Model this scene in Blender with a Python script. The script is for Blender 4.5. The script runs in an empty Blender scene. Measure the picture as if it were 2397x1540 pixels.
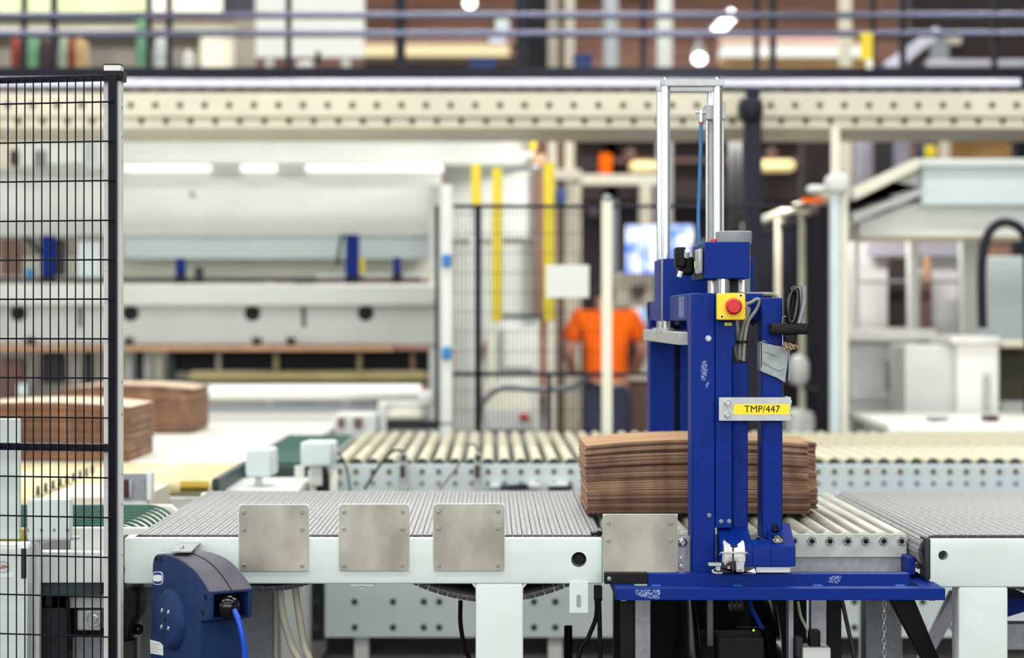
import bpy, bmesh, math, random
from mathutils import Vector, Matrix
random.seed(7)
R = math.radians
SC = bpy.context.scene
COL = SC.collection

# ------------------------------------------------------------------ camera
F, CX, HY, CAMH = 5100.0, 1150.0, 745.0, 1.42     # focal length in px, vanishing point, camera height (frame 2397x1540)
FOC = 5.5
cd = bpy.data.cameras.new('camera'); cam = bpy.data.objects.new('camera', cd); COL.objects.link(cam)
cam.location = (0, 0, CAMH); cam.rotation_euler = (R(90), 0, 0)
cd.sensor_fit = 'HORIZONTAL'; cd.sensor_width = 36.0
cd.lens = F / 2397 * 36
cd.shift_x = (1198.5 - CX) / 2397; cd.shift_y = -(770 - HY) / 2397
cd.clip_start = 0.05; cd.clip_end = 200
cd.dof.use_dof = True; cd.dof.focus_distance = FOC; cd.dof.aperture_fstop = 2.2
SC.camera = cam
# ------------------------------------------------------------------ world, lamps, exposure
w = bpy.data.worlds.new('world'); SC.world = w; w.use_nodes = True
w.node_tree.nodes['Background'].inputs[0].default_value = (0.8, 0.86, 0.9, 1)
w.node_tree.nodes['Background'].inputs[1].default_value = 0.3
SC.view_settings.view_transform = 'Standard'; SC.view_settings.look = 'None'
SC.view_settings.exposure = -0.43; SC.view_settings.gamma = 1.0
SC.view_settings.use_curve_mapping = False

def area(name, loc, rot, sx, sy, power, col=(1, 0.97, 0.92)):
    l = bpy.data.lights.new(name, 'AREA'); l.shape = 'RECTANGLE'; l.size = sx; l.size_y = sy
    l.energy = power; l.color = col
    o = bpy.data.objects.new(name, l); COL.objects.link(o); o.location = loc; o.rotation_euler = rot
    return o
# rows of long hall lamps under the roof (z about 8 m), the whole length of the hall
for ly, lpow in ((-4.0, 280), (2.0, 280), (8.0, 330), (14.0, 330), (21.0, 700), (29.0, 800)):
    for lx in (-6.0, 0.0, 6.0):
        area('hall_lamp', (lx, ly, 8.3), (0, 0, 0), 4.5, 0.9, lpow, (0.985, 1.0, 0.975))
# added area light to brighten front faces, like unseen windows behind the camera
area('unseen_window_light', (0.0, -8.6, 4.2), (R(90), 0, 0), 22.0, 5.0, 2000, (0.93, 0.97, 1.0))
# tall windows along the left side wall
area('unseen_window_light', (-12.6, 3.5, 4.4), (R(90), 0, R(-90)), 12.0, 4.5, 700, (0.93, 0.97, 1.0))

# added fill light, unseen behind the elevated conveyor, to brighten the operator's shirt
area('worker_fill_light', (1.4, 13.45, 2.62), (R(38), 0, R(8)), 1.0, 0.12, 95)

# ------------------------------------------------------------------ helpers
def X(px, Y): return (px - CX) * Y / F
def Z(py, Y): return CAMH - (py - HY) * Y / F
def P(px, py, Y): return Vector((X(px, Y), Y, Z(py, Y)))
WL = {}

def spline(pts, n=6):
    pts = [Vector(p) for p in pts]; out = []
    q = [pts[0] * 2 - pts[1]] + pts + [pts[-1] * 2 - pts[-2]]
    for i in range(1, len(q) - 2):
        for k in range(n):
            t = k / n; a, b, c, d = q[i - 1:i + 3]
            out.append(0.5 * (2 * b + (c - a) * t + (2 * a - 5 * b + 4 * c - d) * t * t + (3 * b - a - 3 * c + d) * t ** 3))
    return out + [pts[-1]]

class MB:
    def __init__(s): s.v = []; s.f = []
    def add(s, vs, fs):
        o = len(s.v); s.v += [Vector(v) for v in vs]; s.f += [[i + o for i in f] for f in fs]; return s
    def box(s, x0, x1, y0, y1, z0, z1):
        vs = [(x, y, z) for x in (x0, x1) for y in (y0, y1) for z in (z0, z1)]
        return s.add(vs, [(0, 1, 3, 2), (4, 6, 7, 5), (0, 4, 5, 1), (2, 3, 7, 6), (0, 2, 6, 4), (1, 5, 7, 3)])
    def px(s, x0, y0, x1, y1, Y, d):
        return s.box(X(x0, Y), X(x1, Y), Y, Y + d, Z(y1, Y), Z(y0, Y))
    def prism(s, poly, axis, c0, c1):
        n = len(poly)
        def mk(p, c): return {'x': (c, p[0], p[1]), 'y': (p[0], c, p[1]), 'z': (p[0], p[1], c)}[axis]
        vs = [mk(p, c0) for p in poly] + [mk(p, c1) for p in poly]
        fs = [list(range(n)), list(range(2 * n - 1, n - 1, -1))] + [[i, (i + 1) % n, (i + 1) % n + n, i + n] for i in range(n)]
        return s.add(vs, fs)
    def pxpoly(s, pts, Y, d):
        return s.prism([(X(a, Y), Z(b, Y)) for a, b in pts], 'y', Y, Y + d)
    def ring(s, c, u, v, r, n): return [c + (u * math.cos(2 * math.pi * i / n) + v * math.sin(2 * math.pi * i / n)) * r for i in range(n)]
    def lathe(s, prof, o, ax, n=20, cap=True):
        o = Vector(o); ax = Vector(ax).normalized()
        u = ax.orthogonal().normalized(); v = ax.cross(u)
        vs = []
        for t, r in prof: vs += s.ring(o + ax * t, u, v, max(r, 1e-5), n)
        fs = []
        for k in range(len(prof) - 1):
            for i in range(n):
                j = (i + 1) % n; fs.append((k * n + i, k * n + j, (k + 1) * n + j, (k + 1) * n + i))
        if cap: fs += [list(range(n - 1, -1, -1)), [(len(prof) - 1) * n + i for i in range(n)]]
        return s.add(vs, fs)
    def cyl(s, p, q, r, n=16, r2=None):
        p = Vector(p); q = Vector(q); L = (q - p).length
        return s.lathe([(0, r), (L, r if r2 is None else r2)], p, q - p, n)
    def ball(s, c, r, n=16, sq=(1, 1, 1)):
        k = n // 2; o = len(s.v)
        s.lathe([(-r * math.cos(math.pi * i / k), r * math.sin(math.pi * i / k)) for i in range(k + 1)], (0, 0, 0), (0, 0, 1), n, False)
        c = Vector(c)
        for i in range(o, len(s.v)):
            v = s.v[i]; s.v[i] = Vector((v.x * sq[0], v.y * sq[1], v.z * sq[2])) + c
        return s
    def tube(s, pts, r, n=8, rs=None):
        pts = [Vector(p) for p in pts]; m = len(pts); t = (pts[1] - pts[0]).normalized(); u = t.orthogonal().normalized(); vs = []
        for i, p in enumerate(pts):
            t = (pts[min(i + 1, m - 1)] - pts[max(i - 1, 0)]).normalized()
            u = (u - t * u.dot(t)).normalized(); vs += s.ring(p, u, t.cross(u), rs[i] if rs else r, n)
        fs = [(k * n + i, k * n + (i + 1) % n, (k + 1) * n + (i + 1) % n, (k + 1) * n + i) for k in range(m - 1) for i in range(n)]
        fs += [list(range(n - 1, -1, -1)), [(m - 1) * n + i for i in range(n)]]
        return s.add(vs, fs)
    def xf(s, m):
        s.v = [m @ v for v in s.v]; return s
    def mesh(s, name, mat, bev=0.0, seg=2, smooth=True, org=Vector((0, 0, 0))):
        bm = bmesh.new(); vs = [bm.verts.new(v - org) for v in s.v]
        for f in s.f:
            try: bm.faces.new([vs[i] for i in f])
            except ValueError: pass
        bmesh.ops.recalc_face_normals(bm, faces=bm.faces[:])
        if bev > 0:
            es = [e for e in bm.edges if len(e.link_faces) == 2 and e.calc_face_angle(0) > 0.5]
            bmesh.ops.bevel(bm, geom=es, offset=bev, segments=seg, affect='EDGES', profile=0.5, clamp_overlap=True)
        me = bpy.data.meshes.new(name); bm.to_mesh(me); bm.free()
        if smooth:
            me.polygons.foreach_set('use_smooth', [True] * len(me.polygons)); me.set_sharp_from_angle(angle=0.36 if bev > 0 else 0.7)
        me.materials.append(MT[mat]); return me
    def build(s, name, mat, parent=None, bev=0.0, seg=2, smooth=True):
        if parent is None:
            xs = [v.x for v in s.v]; ys = [v.y for v in s.v]; zs = [v.z for v in s.v]
            org = Vector(((min(xs) + max(xs)) / 2, (min(ys) + max(ys)) / 2, min(zs)))
        else: org = WL[parent.name]
        o = bpy.data.objects.new(name, s.mesh(name, mat, bev, seg, smooth, org)); COL.objects.link(o)
        if parent is None: o.location = org
        else: o.parent = parent
        WL[o.name] = org.copy(); return o

def inst(name, me, parent, loc, rot=(0, 0, 0)):
    o = bpy.data.objects.new(name, me); COL.objects.link(o); o.parent = parent
    loc = Vector(loc); o.location = loc - WL[parent.name]; o.rotation_euler = rot; WL[o.name] = loc; return o
def tag(o, label, cat, group=None):
    o['label'] = label; o['category'] = cat
    if group: o['group'] = group
    return o
def thing(name, label, cat, loc, group=None):
    o = bpy.data.objects.new(name, None); COL.objects.link(o); o.location = loc; o.empty_display_size = 0.1
    WL[o.name] = Vector(loc); return tag(o, label, cat, group)
def struct(o): o['kind'] = 'structure'; return o
def cut(o, mb):
    """cut the shape mb out of object o (real hole)"""
    c = mb.build('cutter', 'black'); m = o.modifiers.new('cut', 'BOOLEAN'); m.operation = 'DIFFERENCE'; m.solver = 'EXACT'; m.object = c
    bpy.context.view_layer.update(); dg = bpy.context.evaluated_depsgraph_get()
    me = bpy.data.meshes.new_from_object(o.evaluated_get(dg)); o.modifiers.clear(); o.data = me; me.set_sharp_from_angle(angle=0.3)
    me.materials.clear(); me.materials.append(o_mat[o.name] if o.name in o_mat else c.data.materials[0])
    bpy.data.objects.remove(c)
o_mat = {}
def bpx(name, label, cat, parts, group=None):
    """a thing made of boxes given as (part, material, x0, y0, x1, y1, Y, depth[, bevel])"""
    if len(parts) == 1:
        p = parts[0]; o = MB().px(*p[2:8]).build(name, p[1], None, p[8] if len(p) > 8 else 0.004)
        return tag(o, label, cat, group)
    x0 = min(X(p[2], p[6]) for p in parts); x1 = max(X(p[4], p[6]) for p in parts)
    t = thing(name, label, cat, ((x0 + x1) / 2, min(p[6] for p in parts), max(0, min(Z(p[5], p[6]) for p in parts))), group)
    for p in parts: MB().px(*p[2:8]).build(p[0], p[1], t, p[8] if len(p) > 8 else 0.004)
    return t
def text_mesh(name, s, size, loc, mat, parent, rot=(R(90), 0, 0), align='CENTER'):
    cu = bpy.data.curves.new(name, 'FONT'); cu.body = s; cu.size = size; cu.extrude = 0.0002; cu.align_x = align; cu.align_y = 'CENTER'
    o = bpy.data.objects.new('tmp', cu); COL.objects.link(o); bpy.context.view_layer.update()
    me = bpy.data.meshes.new_from_object(o.evaluated_get(bpy.context.evaluated_depsgraph_get())); bpy.data.objects.remove(o)
    me.materials.clear(); me.materials.append(MT[mat]); me.name = name
    return inst(name, me, parent, loc, rot)

# ------------------------------------------------------------------ materials
def lin(c):
    f = lambda u: u / 12.92 if u <= 0.04045 else ((u + 0.055) / 1.055) ** 2.4
    return tuple(f(u / 255.0) for u in c) + (1.0,)
MT = {}
def M(name, c, rough=0.5, metal=0.0, var=0.08, scale=12.0, bump=0.0, c2=None, stretch=(1, 1, 1), emit=0.0, spec=0.5, thr=None):
    m = bpy.data.materials.new(name); m.use_nodes = True; nt = m.node_tree; b = nt.nodes['Principled BSDF']
    b.inputs['Roughness'].default_value = rough; b.inputs['Metallic'].default_value = metal
    b.inputs['Specular IOR Level'].default_value = spec
    tc = nt.nodes.new('ShaderNodeTexCoord'); mp = nt.nodes.new('ShaderNodeMapping'); mp.inputs['Scale'].default_value = stretch
    nt.links.new(tc.outputs['Object'], mp.inputs[0])
    nz = nt.nodes.new('ShaderNodeTexNoise'); nz.inputs['Scale'].default_value = scale; nz.inputs['Detail'].default_value = 5
    nt.links.new(mp.outputs[0], nz.inputs['Vector'])
    rp = nt.nodes.new('ShaderNodeValToRGB'); nt.links.new(nz.outputs['Fac'], rp.inputs[0])
    a = lin(c); d = lin(c2) if c2 else tuple(min(1, u * (1 - var * 2)) for u in a[:3]) + (1,)
    lo, hi = thr or (0.35, 0.62)
    rp.color_ramp.elements[0].position = lo; rp.color_ramp.elements[1].position = hi
    rp.color_ramp.elements[0].color = d; rp.color_ramp.elements[1].color = a
    nt.links.new(rp.outputs[0], b.inputs['Base Color'])
    if bump:
        bp = nt.nodes.new('ShaderNodeBump'); bp.inputs['Strength'].default_value = bump; bp.inputs['Distance'].default_value = 0.002
        nt.links.new(nz.outputs['Fac'], bp.inputs['Height']); nt.links.new(bp.outputs[0], b.inputs['Normal'])
    if emit:
        nt.links.new(rp.outputs[0], b.inputs['Emission Color']); b.inputs['Emission Strength'].default_value = emit
    MT[name] = m; return m
M('white_paint', (216, 226, 221), 0.35, var=0.02, scale=5, c2=(210, 219, 213), spec=0.3)
M('machine_white', (222, 225, 219), 0.45, var=0.03, scale=3)
M('machine_grey', (205, 208, 202), 0.5, var=0.04, scale=3)
M('pale_blue', (214, 226, 226), 0.5, var=0.03, scale=2)
M('cream', (224, 216, 194), 0.5, var=0.05, scale=3)
M('cream_light', (236, 232, 212), 0.5, var=0.03, scale=3)
M('blue', (0, 40, 128), 0.5, var=0.06, scale=60, bump=0.05, spec=0.15)
M('blue_weld', (30, 100, 180), 0.5, var=0.2, scale=200, bump=0.6)
M('scuff', (150, 166, 196), 0.7, c2=(0, 40, 128), scale=330, thr=(0.46, 0.6), stretch=(1, 1, 1))
M('navy', (12, 10, 24), 0.45, var=0.1, spec=0.2)
M('black', (6, 6, 9), 0.5, var=0.1, spec=0.25)
M('black_gloss', (8, 8, 11), 0.15, var=0.1)
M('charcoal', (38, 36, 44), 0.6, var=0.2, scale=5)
M('reel', (26, 52, 96), 0.6, var=0.12, scale=30, bump=0.1, spec=0.2)
M('reel_dusty', (88, 84, 92), 0.75, c2=(50, 56, 80), scale=9, bump=0.1)
M('belt', (164, 162, 162), 0.5, c2=(104, 102, 104), scale=70, stretch=(0.5, 2.2, 1), thr=(0.36, 0.56), bump=0.4)
M('belt_dark', (46, 43, 56), 0.5, var=0.2, scale=40)
M('steel_plate', (184, 180, 164), 0.42, metal=0.55, c2=(150, 146, 134), scale=9, stretch=(1, 1, 0.6), bump=0.02)
M('steel', (200, 202, 200), 0.25, metal=0.9, var=0.05)
M('chrome', (220, 224, 224), 0.16, metal=0.95, var=0.03)
M('galv', (186, 192, 186), 0.45, metal=0.35, c2=(168, 172, 164), scale=30)
M('galv_grey', (150, 154, 158), 0.5, metal=0.3, c2=(136, 140, 144), scale=60, bump=0.03)
M('alu', (188, 190, 189), 0.42, metal=0.3, c2=(176, 178, 178), scale=40)
M('grey_plastic', (150, 156, 158), 0.5, var=0.04)
M('roller', (196, 196, 182), 0.4, metal=0.25, c2=(176, 175, 158), scale=10, stretch=(3, 0.6, 3))
M('roller_cream', (214, 208, 184), 0.45, metal=0.1, c2=(196, 188, 160), scale=8)
M('roller_cap', (212, 206, 186), 0.5)
M('yellow', (250, 214, 0), 0.45, var=0.02)
M('label_yellow', (252, 226, 20), 0.5, var=0.01)
M('sign_yellow', (240, 214, 40), 0.5, var=0.05)
M('red', (214, 26, 28), 0.4, var=0.05)
M('dark_red', (60, 10, 20), 0.3)
M('orange', (255, 108, 0), 0.8, spec=0.1, var=0.04, scale=14, bump=0.3)
M('cable_grey', (150, 146, 132), 0.5, var=0.05)
M('tube_blue', (20, 110, 170), 0.35, var=0.05)
M('hose_blue', (15, 75, 205), 0.3, var=0.05)
M('tape', (158, 166, 164), 0.5, metal=0.1, c2=(140, 147, 146), scale=40, bump=0.5)
M('paper_brown', (190, 158, 118), 0.9, var=0.2, scale=80, bump=0.8)
M('paper', (238, 240, 240), 0.7, var=0.02)
M('spool_white', (240, 238, 232), 0.35, var=0.03)
M('card_edge', (142, 108, 90), 0.9, c2=(92, 66, 54), scale=60, stretch=(0.25, 0.25, 3), bump=0.5)
M('card_edge_light', (178, 144, 116), 0.9, c2=(128, 96, 78), scale=60, stretch=(0.25, 0.25, 3), bump=0.5)
M('card_edge_dark', (104, 76, 64), 0.9, c2=(66, 46, 40), scale=60, stretch=(0.25, 0.25, 3), bump=0.5)
M('card_top', (194, 152, 110), 0.85, c2=(182, 140, 98), scale=8)
M('card_warm', (156, 114, 84), 0.9, c2=(116, 80, 58), scale=50, stretch=(0.3, 0.3, 3))
M('card_top_light', (232, 206, 178), 0.85, var=0.04)
M('green_belt', (38, 92, 78), 0.55, var=0.15, scale=40)
M('dark_green', (40, 66, 62), 0.5, var=0.2)
M('bronze', (116, 96, 66), 0.5, var=0.1)
M('brass', (186, 158, 60), 0.3, metal=0.6, var=0.1)
M('yellow_roller', (226, 210, 164), 0.4, c2=(200, 180, 130), scale=10)
M('table_white', (246, 244, 236), 0.35, var=0.02)
M('gold_bar', (222, 204, 140), 0.4, var=0.1, scale=4)
M('orange_edge', (206, 160, 126), 0.6, var=0.1)
M('latch_blue', (30, 128, 196), 0.4, var=0.05)
M('concrete', (96, 94, 92), 0.8, c2=(70, 66, 64), scale=3, bump=0.2)
M('roof', (120, 112, 104), 0.9)
M('hall_wall', (224, 172, 150), 0.9, c2=(160, 116, 100), scale=0.8, stretch=(0.3, 1, 6))
M('hall_wall_pale', (150, 146, 138), 0.9, var=0.1, scale=1)
M('wood', (206, 164, 100), 0.8, c2=(170, 128, 76), scale=5, stretch=(1, 1, 6))
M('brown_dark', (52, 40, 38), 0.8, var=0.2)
M('brown_panel', (122, 92, 82), 0.8, var=0.1, scale=3)
M('lilac', (206, 204, 218), 0.3, metal=0.4, var=0.05)
M('rail_steel', (112, 114, 136), 0.25, metal=0.85, var=0.05)
M('rail_dark', (26, 28, 42), 0.45, var=0.1, spec=0.25)
M('shelf_green', (120, 176, 132), 0.6); M('shelf_red', (160, 62, 36), 0.6); M('shelf_tan', (214, 176, 120), 0.6); M('crate_blue', (50, 82, 150), 0.5)
M('window_green', (214, 222, 168), 0.5, var=0.1, scale=2)
M('skin', (206, 150, 128), 0.6, var=0.06); M('hair', (46, 34, 30), 0.7); M('denim', (58, 62, 88), 0.8, var=0.15, scale=30)
M('badge_blue', (34, 44, 140), 0.4)
M('ledge_shine', (252, 252, 248), 0.4, var=0.0, emit=0.9)  # glow stands in for a bright reflection, not a lamp
M('pale_white', (236, 244, 248), 0.4, var=0.02)
M('brown_grey', (226, 222, 220), 0.7, var=0.06, scale=2); M('grey_brown', (136, 128, 116), 0.8, c2=(104, 98, 88), scale=1.2); M('olive', (84, 82, 62), 0.8, var=0.15, scale=2)
M('beam_warm', (238, 216, 168), 0.6, var=0.05, scale=1); M('beam_pink', (206, 168, 152), 0.7, var=0.05, scale=1); M('shelf_pale', (176, 196, 168), 0.6)
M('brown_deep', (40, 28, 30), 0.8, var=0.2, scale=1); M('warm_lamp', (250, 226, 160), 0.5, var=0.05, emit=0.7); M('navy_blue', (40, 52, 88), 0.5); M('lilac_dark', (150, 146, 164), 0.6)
M('rubber', (24, 24, 28), 0.7)
M('screen', (236, 244, 255), 0.4, c2=(36, 104, 232), scale=7, thr=(0.38, 0.62), emit=1.3)
M('screen_small', (210, 232, 250), 0.4, c2=(90, 150, 220), scale=9, thr=(0.38, 0.62), emit=0.7)
M('lamp', (255, 255, 250), 0.4, var=0.0, emit=9.0)
M('led_green', (110, 255, 40), 0.4, var=0.0, emit=3.0)

# ------------------------------------------------------------------ the hall
struct(MB().box(-13, 13, -9, 40, -0.2, 0).build('floor', 'concrete', smooth=False))
struct(MB().box(-13, 13, -9, 40, 8.6, 8.8).build('ceiling', 'roof', smooth=False))
struct(MB().box(-13, 13, 40, 40.2, 0, 8.6).build('wall_back', 'hall_wall', smooth=False))
struct(MB().box(-13.2, -13, -9, 40, 0, 8.6).build('wall_left', 'hall_wall_pale', smooth=False))
struct(MB().box(13, 13.2, -9, 40, 0, 8.6).build('wall_right', 'hall_wall_pale', smooth=False))
struct(MB().box(-13, 13, -9.2, -9, 0, 8.6).build('wall_front', 'hall_wall_pale', smooth=False))

# shared small meshes (facing the camera, -Y)
def bolt_mesh(name, r, h, mat, n=6, washer=True, dark=False):
    b = MB()
    if washer: b.cyl((0, 0, 0), (0, -h * 0.3, 0), r, 20)
    b.lathe([(0, r * 0.8), (h * 0.8, r * 0.8), (h, r * 0.62)], (0, 0, 0), (0, -1, 0), n)
    return b.mesh(name, mat, 0)
SCREW = MB().lathe([(0, .0055), (.002, .0053), (.0042, .0035), (.0042, .0018), (.003, .0016)], (0, 0, 0), (0, -1, 0), 16).mesh('screw', 'chrome')
BOLT = bolt_mesh('bolt', .0075, .007, 'chrome')
BOLT_S = bolt_mesh('bolt', .0055, .006, 'chrome')
BOLT_L = bolt_mesh('bolt', .0105, .008, 'steel')

# ================================================================== FOREGROUND
# ------------------------------------------------------------------ safety fence on the left
def Yf(px): return 5.36 + (262 - px) * 0.00024
fence = thing('safety_fence', 'dark navy wire mesh safety fence on a pale square post at the left edge', 'fence', (X(262, 5.4), 5.4, 0))
def fline(xa, xb, z, r, n=6, dy=0.0):
    ya, yb = Yf(xa), Yf(xb); return MB().cyl((X(xa, ya), ya + dy, z), (X(xb, yb), yb + dy, z), r, n)
LEFT = -190
for i in range(22):
    xa = 236 - 19.75 * i
    if xa < LEFT: break
    y = Yf(xa) - .004; MB().cyl((X(xa, y), y, .12), (X(xa, y), y, Z(180, Yf(262))), .0018, 6).build('wire', 'navy', fence)
for yy in (239, 331, 423, 516, 608, 700, 793, 885, 978, 1118, 1211, 1304, 1397, 1490, 1583, 1676):
    fline(LEFT, 266, Z(yy, 5.36), .0021, 6, -.009).build('wire', 'navy', fence)
def ftube(xa, xb, ya, yb, name):
    b = MB(); A, B = Yf(xa), Yf(xb); z0, z1 = Z(yb, 5.36), Z(ya, 5.36)
    vs = [(X(xa, A), A, z0), (X(xb, B), B, z0), (X(xb, B), B + .022, z0), (X(xa, A), A + .022, z0)]
    b.add(vs + [(v[0], v[1], z1) for v in vs], [(0, 1, 2, 3), (4, 5, 6, 7), (0, 1, 5, 4), (1, 2, 6, 5), (2, 3, 7, 6), (3, 0, 4, 7)])
    return b.build(name, 'navy', fence, .002)
ftube(LEFT, 254, 174, 188, 'frame_rail'); ftube(LEFT, 254, 1040, 1057, 'frame_rail')
ftube(253, 272, 172, 1740, 'frame_upright'); ftube(LEFT - 18, LEFT, 172, 1740, 'frame_upright')
pz = Z(150, 5.4)
po = MB().box(X(244, 5.4), X(283.5, 5.4), 5.392, 5.437, 0.006, pz - .003).build('post', 'machine_white', fence, .002)
MB().box(X(244, 5.4), X(283.5, 5.4), 5.392, 5.437, pz - .003, pz).build('post_cap', 'charcoal', po)
MB().box(X(225, 5.4), X(303, 5.4), 5.365, 5.465, 0, .006).build('foot_plate', 'machine_white', fence)
MB().px(242, 165, 287, 188, 5.384, .06).build('clamp', 'navy', fence, .002)
MB().cyl(P(287, 174, 5.40), P(290, 174, 5.40), .008, 10).build('clamp_bolt', 'navy', fence)
b = MB()
for yy in (250, 320, 895, 970, 1112, 1182, 1300, 1420): b.cyl((X(283.6, 5.4) - .001, 5.412, Z(yy, 5.4)), (X(283.6, 5.4) + .0006, 5.412, Z(yy, 5.4)), .003, 10)
b.build('post_holes', 'charcoal', po)

# ------------------------------------------------------------------ long modular belt conveyor
BZ = 0.872; BY0, BY1 = 5.52, 6.92
PITCH = 0.0254
prof = [(-12.2, -12), (12.2, -12), (12.2, -2), (10.6, 0), (2.4, 0), (.9, -3), (-.9, -3), (-2.4, 0), (-10.6, 0), (-12.2, -2)]
def slat_mesh():
    b = MB().prism([(x / 1000, z / 1000) for x, z in prof], 'y', 0, BY1 - BY0); return b.mesh('belt_slat', 'belt', smooth=False)
SLAT = slat_mesh()
LINK = MB().box(-.0115, .0115, -.004, .0, -.0115, -.001).box(-.008, -.002, -.006, 0, -.009, -.004).mesh('link_end', 'belt_dark', .0015)
def slat(parent, x, z, ang=0):
    s = inst('belt_slat', SLAT, parent, (x, BY0, z), (0, ang, 0))
    k = bpy.data.objects.new('link_end', LINK); COL.objects.link(k); k.parent = s
    return s
convA = thing('belt_conveyor', 'white framed conveyor with grey modular belt and three square steel plates on its rail', 'conveyor', (X(850, 5.5), 5.5, 0))
YR = 5.5
rail = MB().box(X(290, YR), X(1411, YR), YR, YR + .08, Z(1367, YR), Z(1258, YR)).build('frame_rail', 'white_paint', convA, .006, 3)
o_mat[rail.name] = MT['white_paint']; cut(rail, MB().cyl((X(1355, YR), YR - .02, Z(1310, YR)), (X(1355, YR), YR + .06, Z(1310, YR)), 18 * YR / F, 32))
MB().lathe([(0, .012), (.02, .012), (.02, .016), (.024, .016)], (X(1357, YR), YR + .02, Z(1310, YR)), (0, 1, 0), 20).build('bearing', 'black', convA)
MB().box(X(290, YR), X(1411, YR), 6.94, 7.0, Z(1367, YR), Z(1262, YR)).build('frame_rail', 'white_paint', convA, .006)
for (a, c) in ((1113, 1225), (430, 530)):
    MB().box(X(a, YR), X(c, YR), YR + .001, YR + .085, 0, Z(1366, YR)).build('leg', 'white_paint', convA, .006, 3)
    MB().box(X(a, YR), X(c, YR), 6.92, 7.0, 0, Z(1366, YR)).build('leg', 'white_paint', convA, .006)
for (a, c) in ((1113, 1104), (1225, 1234)):
    MB().pxpoly([(a, 1366), (c, 1366), (a, 1377)], YR + .006, .05).build('gusset', 'white_paint', convA)
for a in (320, 1380): MB().box(X(a, YR) - .03, X(a, YR) + .03, YR + .08, 6.94, Z(1360, YR), Z(1300, YR)).build('cross_member', 'machine_grey', convA)
tb = MB().px(1333, 1362, 1377, 1435, YR - .006, .006).build('tab_plate', 'white_paint', convA, .001)
o_mat[tb.name] = MT['white_paint']
y_ = YR - .02
cut(tb, MB().prism([(X(1354.5 + 5.5 * math.cos(t), YR), Z((1396 if math.sin(t) > 0 else 1416) - 5.5 * math.sin(t), YR)) for t in [2 * math.pi * i / 24 + .01 for i in range(24)]], 'y', y_, YR + .02))
MB().px(820, 1366, 877, 1372, YR + .01, .05).px(840, 1372, 856, 1379, YR + .03, .016).build('rail_foot', 'machine_white', convA, .001)
PL = [(559, 1180, 723, 1337), (793, 1179, 958, 1336), (1014, 1178, 1181, 1336)]
def rrect(x0, y0, x1, y1, r, n=5):
    pts = []
    for cx, cy, a0 in ((x1 - r, y0 + r, -90), (x1 - r, y1 - r, 0), (x0 + r, y1 - r, 90), (x0 + r, y0 + r, 180)):
        for k in range(n + 1):
            t = R(a0 + 90 * k / n); pts.append((cx + r * math.cos(t), cy + r * math.sin(t)))
    return pts
for (x0, y0, x1, y1) in PL:
    p = MB().pxpoly(rrect(x0 + 1, y0 + 2, x1 - 1, y1, 9), YR - .0075, .003).build('cover_plate', 'steel_plate', convA, .0006)
    MB().px(x0 - 1, y0, x1 + 1, y1 - 1, YR - .0042, .0042).build('backing_plate', 'white_paint', p)
    for sx in (x0 + 13, x1 - 15):
        for sy in (y0 + 18, y0 + 58, y1 - 14): inst('screw', SCREW, p, (X(sx, YR), YR - .0075, Z(sy, YR)))
x = X(331, BY0) + PITCH / 2; xe = X(1386, BY0)
while x < xe: slat(convA, x, BZ); x += PITCH
for k, a in enumerate((25, 55, 85)):                       # belt going down round the nose at both ends
    slat(convA, X(331, BY0) - .03 * math.sin(R(a)) , BZ - .03 * (1 - math.cos(R(a))) - .004 * k, -R(a))
    slat(convA, xe + .005 + .03 * math.sin(R(a)), BZ - .03 * (1 - math.cos(R(a))) - .004 * k, R(a))
def sag(x0, z0, x1, z1, dep):
    n = int(abs(x1 - x0) / PITCH * 1.04)
    for i in range(n):
        t = (i + .5) / n; xx = x0 + (x1 - x0) * t; zz = z0 + (z1 - z0) * t - dep * 4 * t * (1 - t)
        sl = (z1 - z0 - dep * 4 * (1 - 2 * t)) / (x1 - x0); slat(convA, xx, zz, math.pi - math.atan(sl))
sag(X(955, BY0), Z(1362, BY0), X(1345, BY0), Z(1366, BY0), .05)
sag(X(500, BY0), Z(1362, BY0), X(760, BY0), Z(1355, BY0), .028)
MB().box(X(335, BY0), X(1380, BY0), BY0 + .05, BY1 - .02, BZ - .045, BZ - .014).build('belt_bed', 'charcoal', convA)
MB().px(283, 1256, 291, 1372, YR + .005, .06).cyl(P(283, 1330, YR), P(283, 1330, YR + .03), .012, 12).build('end_plate', 'charcoal', convA, .002)
b = MB().px(1383, 1247, 1405, 1256, YR + .02, .04); b.lathe([(0, .008), (.006, .008)], P(1403, 1249, YR + .016), (0, 1, 0), 14); b.build('guide_clip', 'black', convA, .001)

# ------------------------------------------------------------------ second belt conveyor on the right
convB = thing('belt_conveyor', 'white framed conveyor with rounded grey modular belt nose at the right edge', 'conveyor', (X(2400, 5.5), 5.5, 0))
railB = MB().box(X(2176, YR), X(2860, YR), YR, YR + .08, Z(1375, YR), Z(1261, YR)).build('frame_rail', 'white_paint', convB, .006, 3)
o_mat[railB.name] = MT['white_paint']; cut(railB, MB().cyl((X(2208, YR), YR - .02, Z(1300, YR)), (X(2208, YR), YR + .06, Z(1300, YR)), 11.5 * YR / F, 28))
MB().cyl(P(2203, 1298, YR + .03), P(2203, 1298, YR + .06), .006, 12).build('shaft_end', 'charcoal', convB)
MB().box(X(2176, YR), X(2860, YR), 6.94, 7.0, Z(1375, YR), Z(1262, YR)).build('frame_rail', 'white_paint', convB, .006)
MB().box(X(2244, YR), X(2360, YR), YR + .001, YR + .085, 0, Z(1374, YR)).build('leg', 'white_paint', convB, .006, 3)
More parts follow.
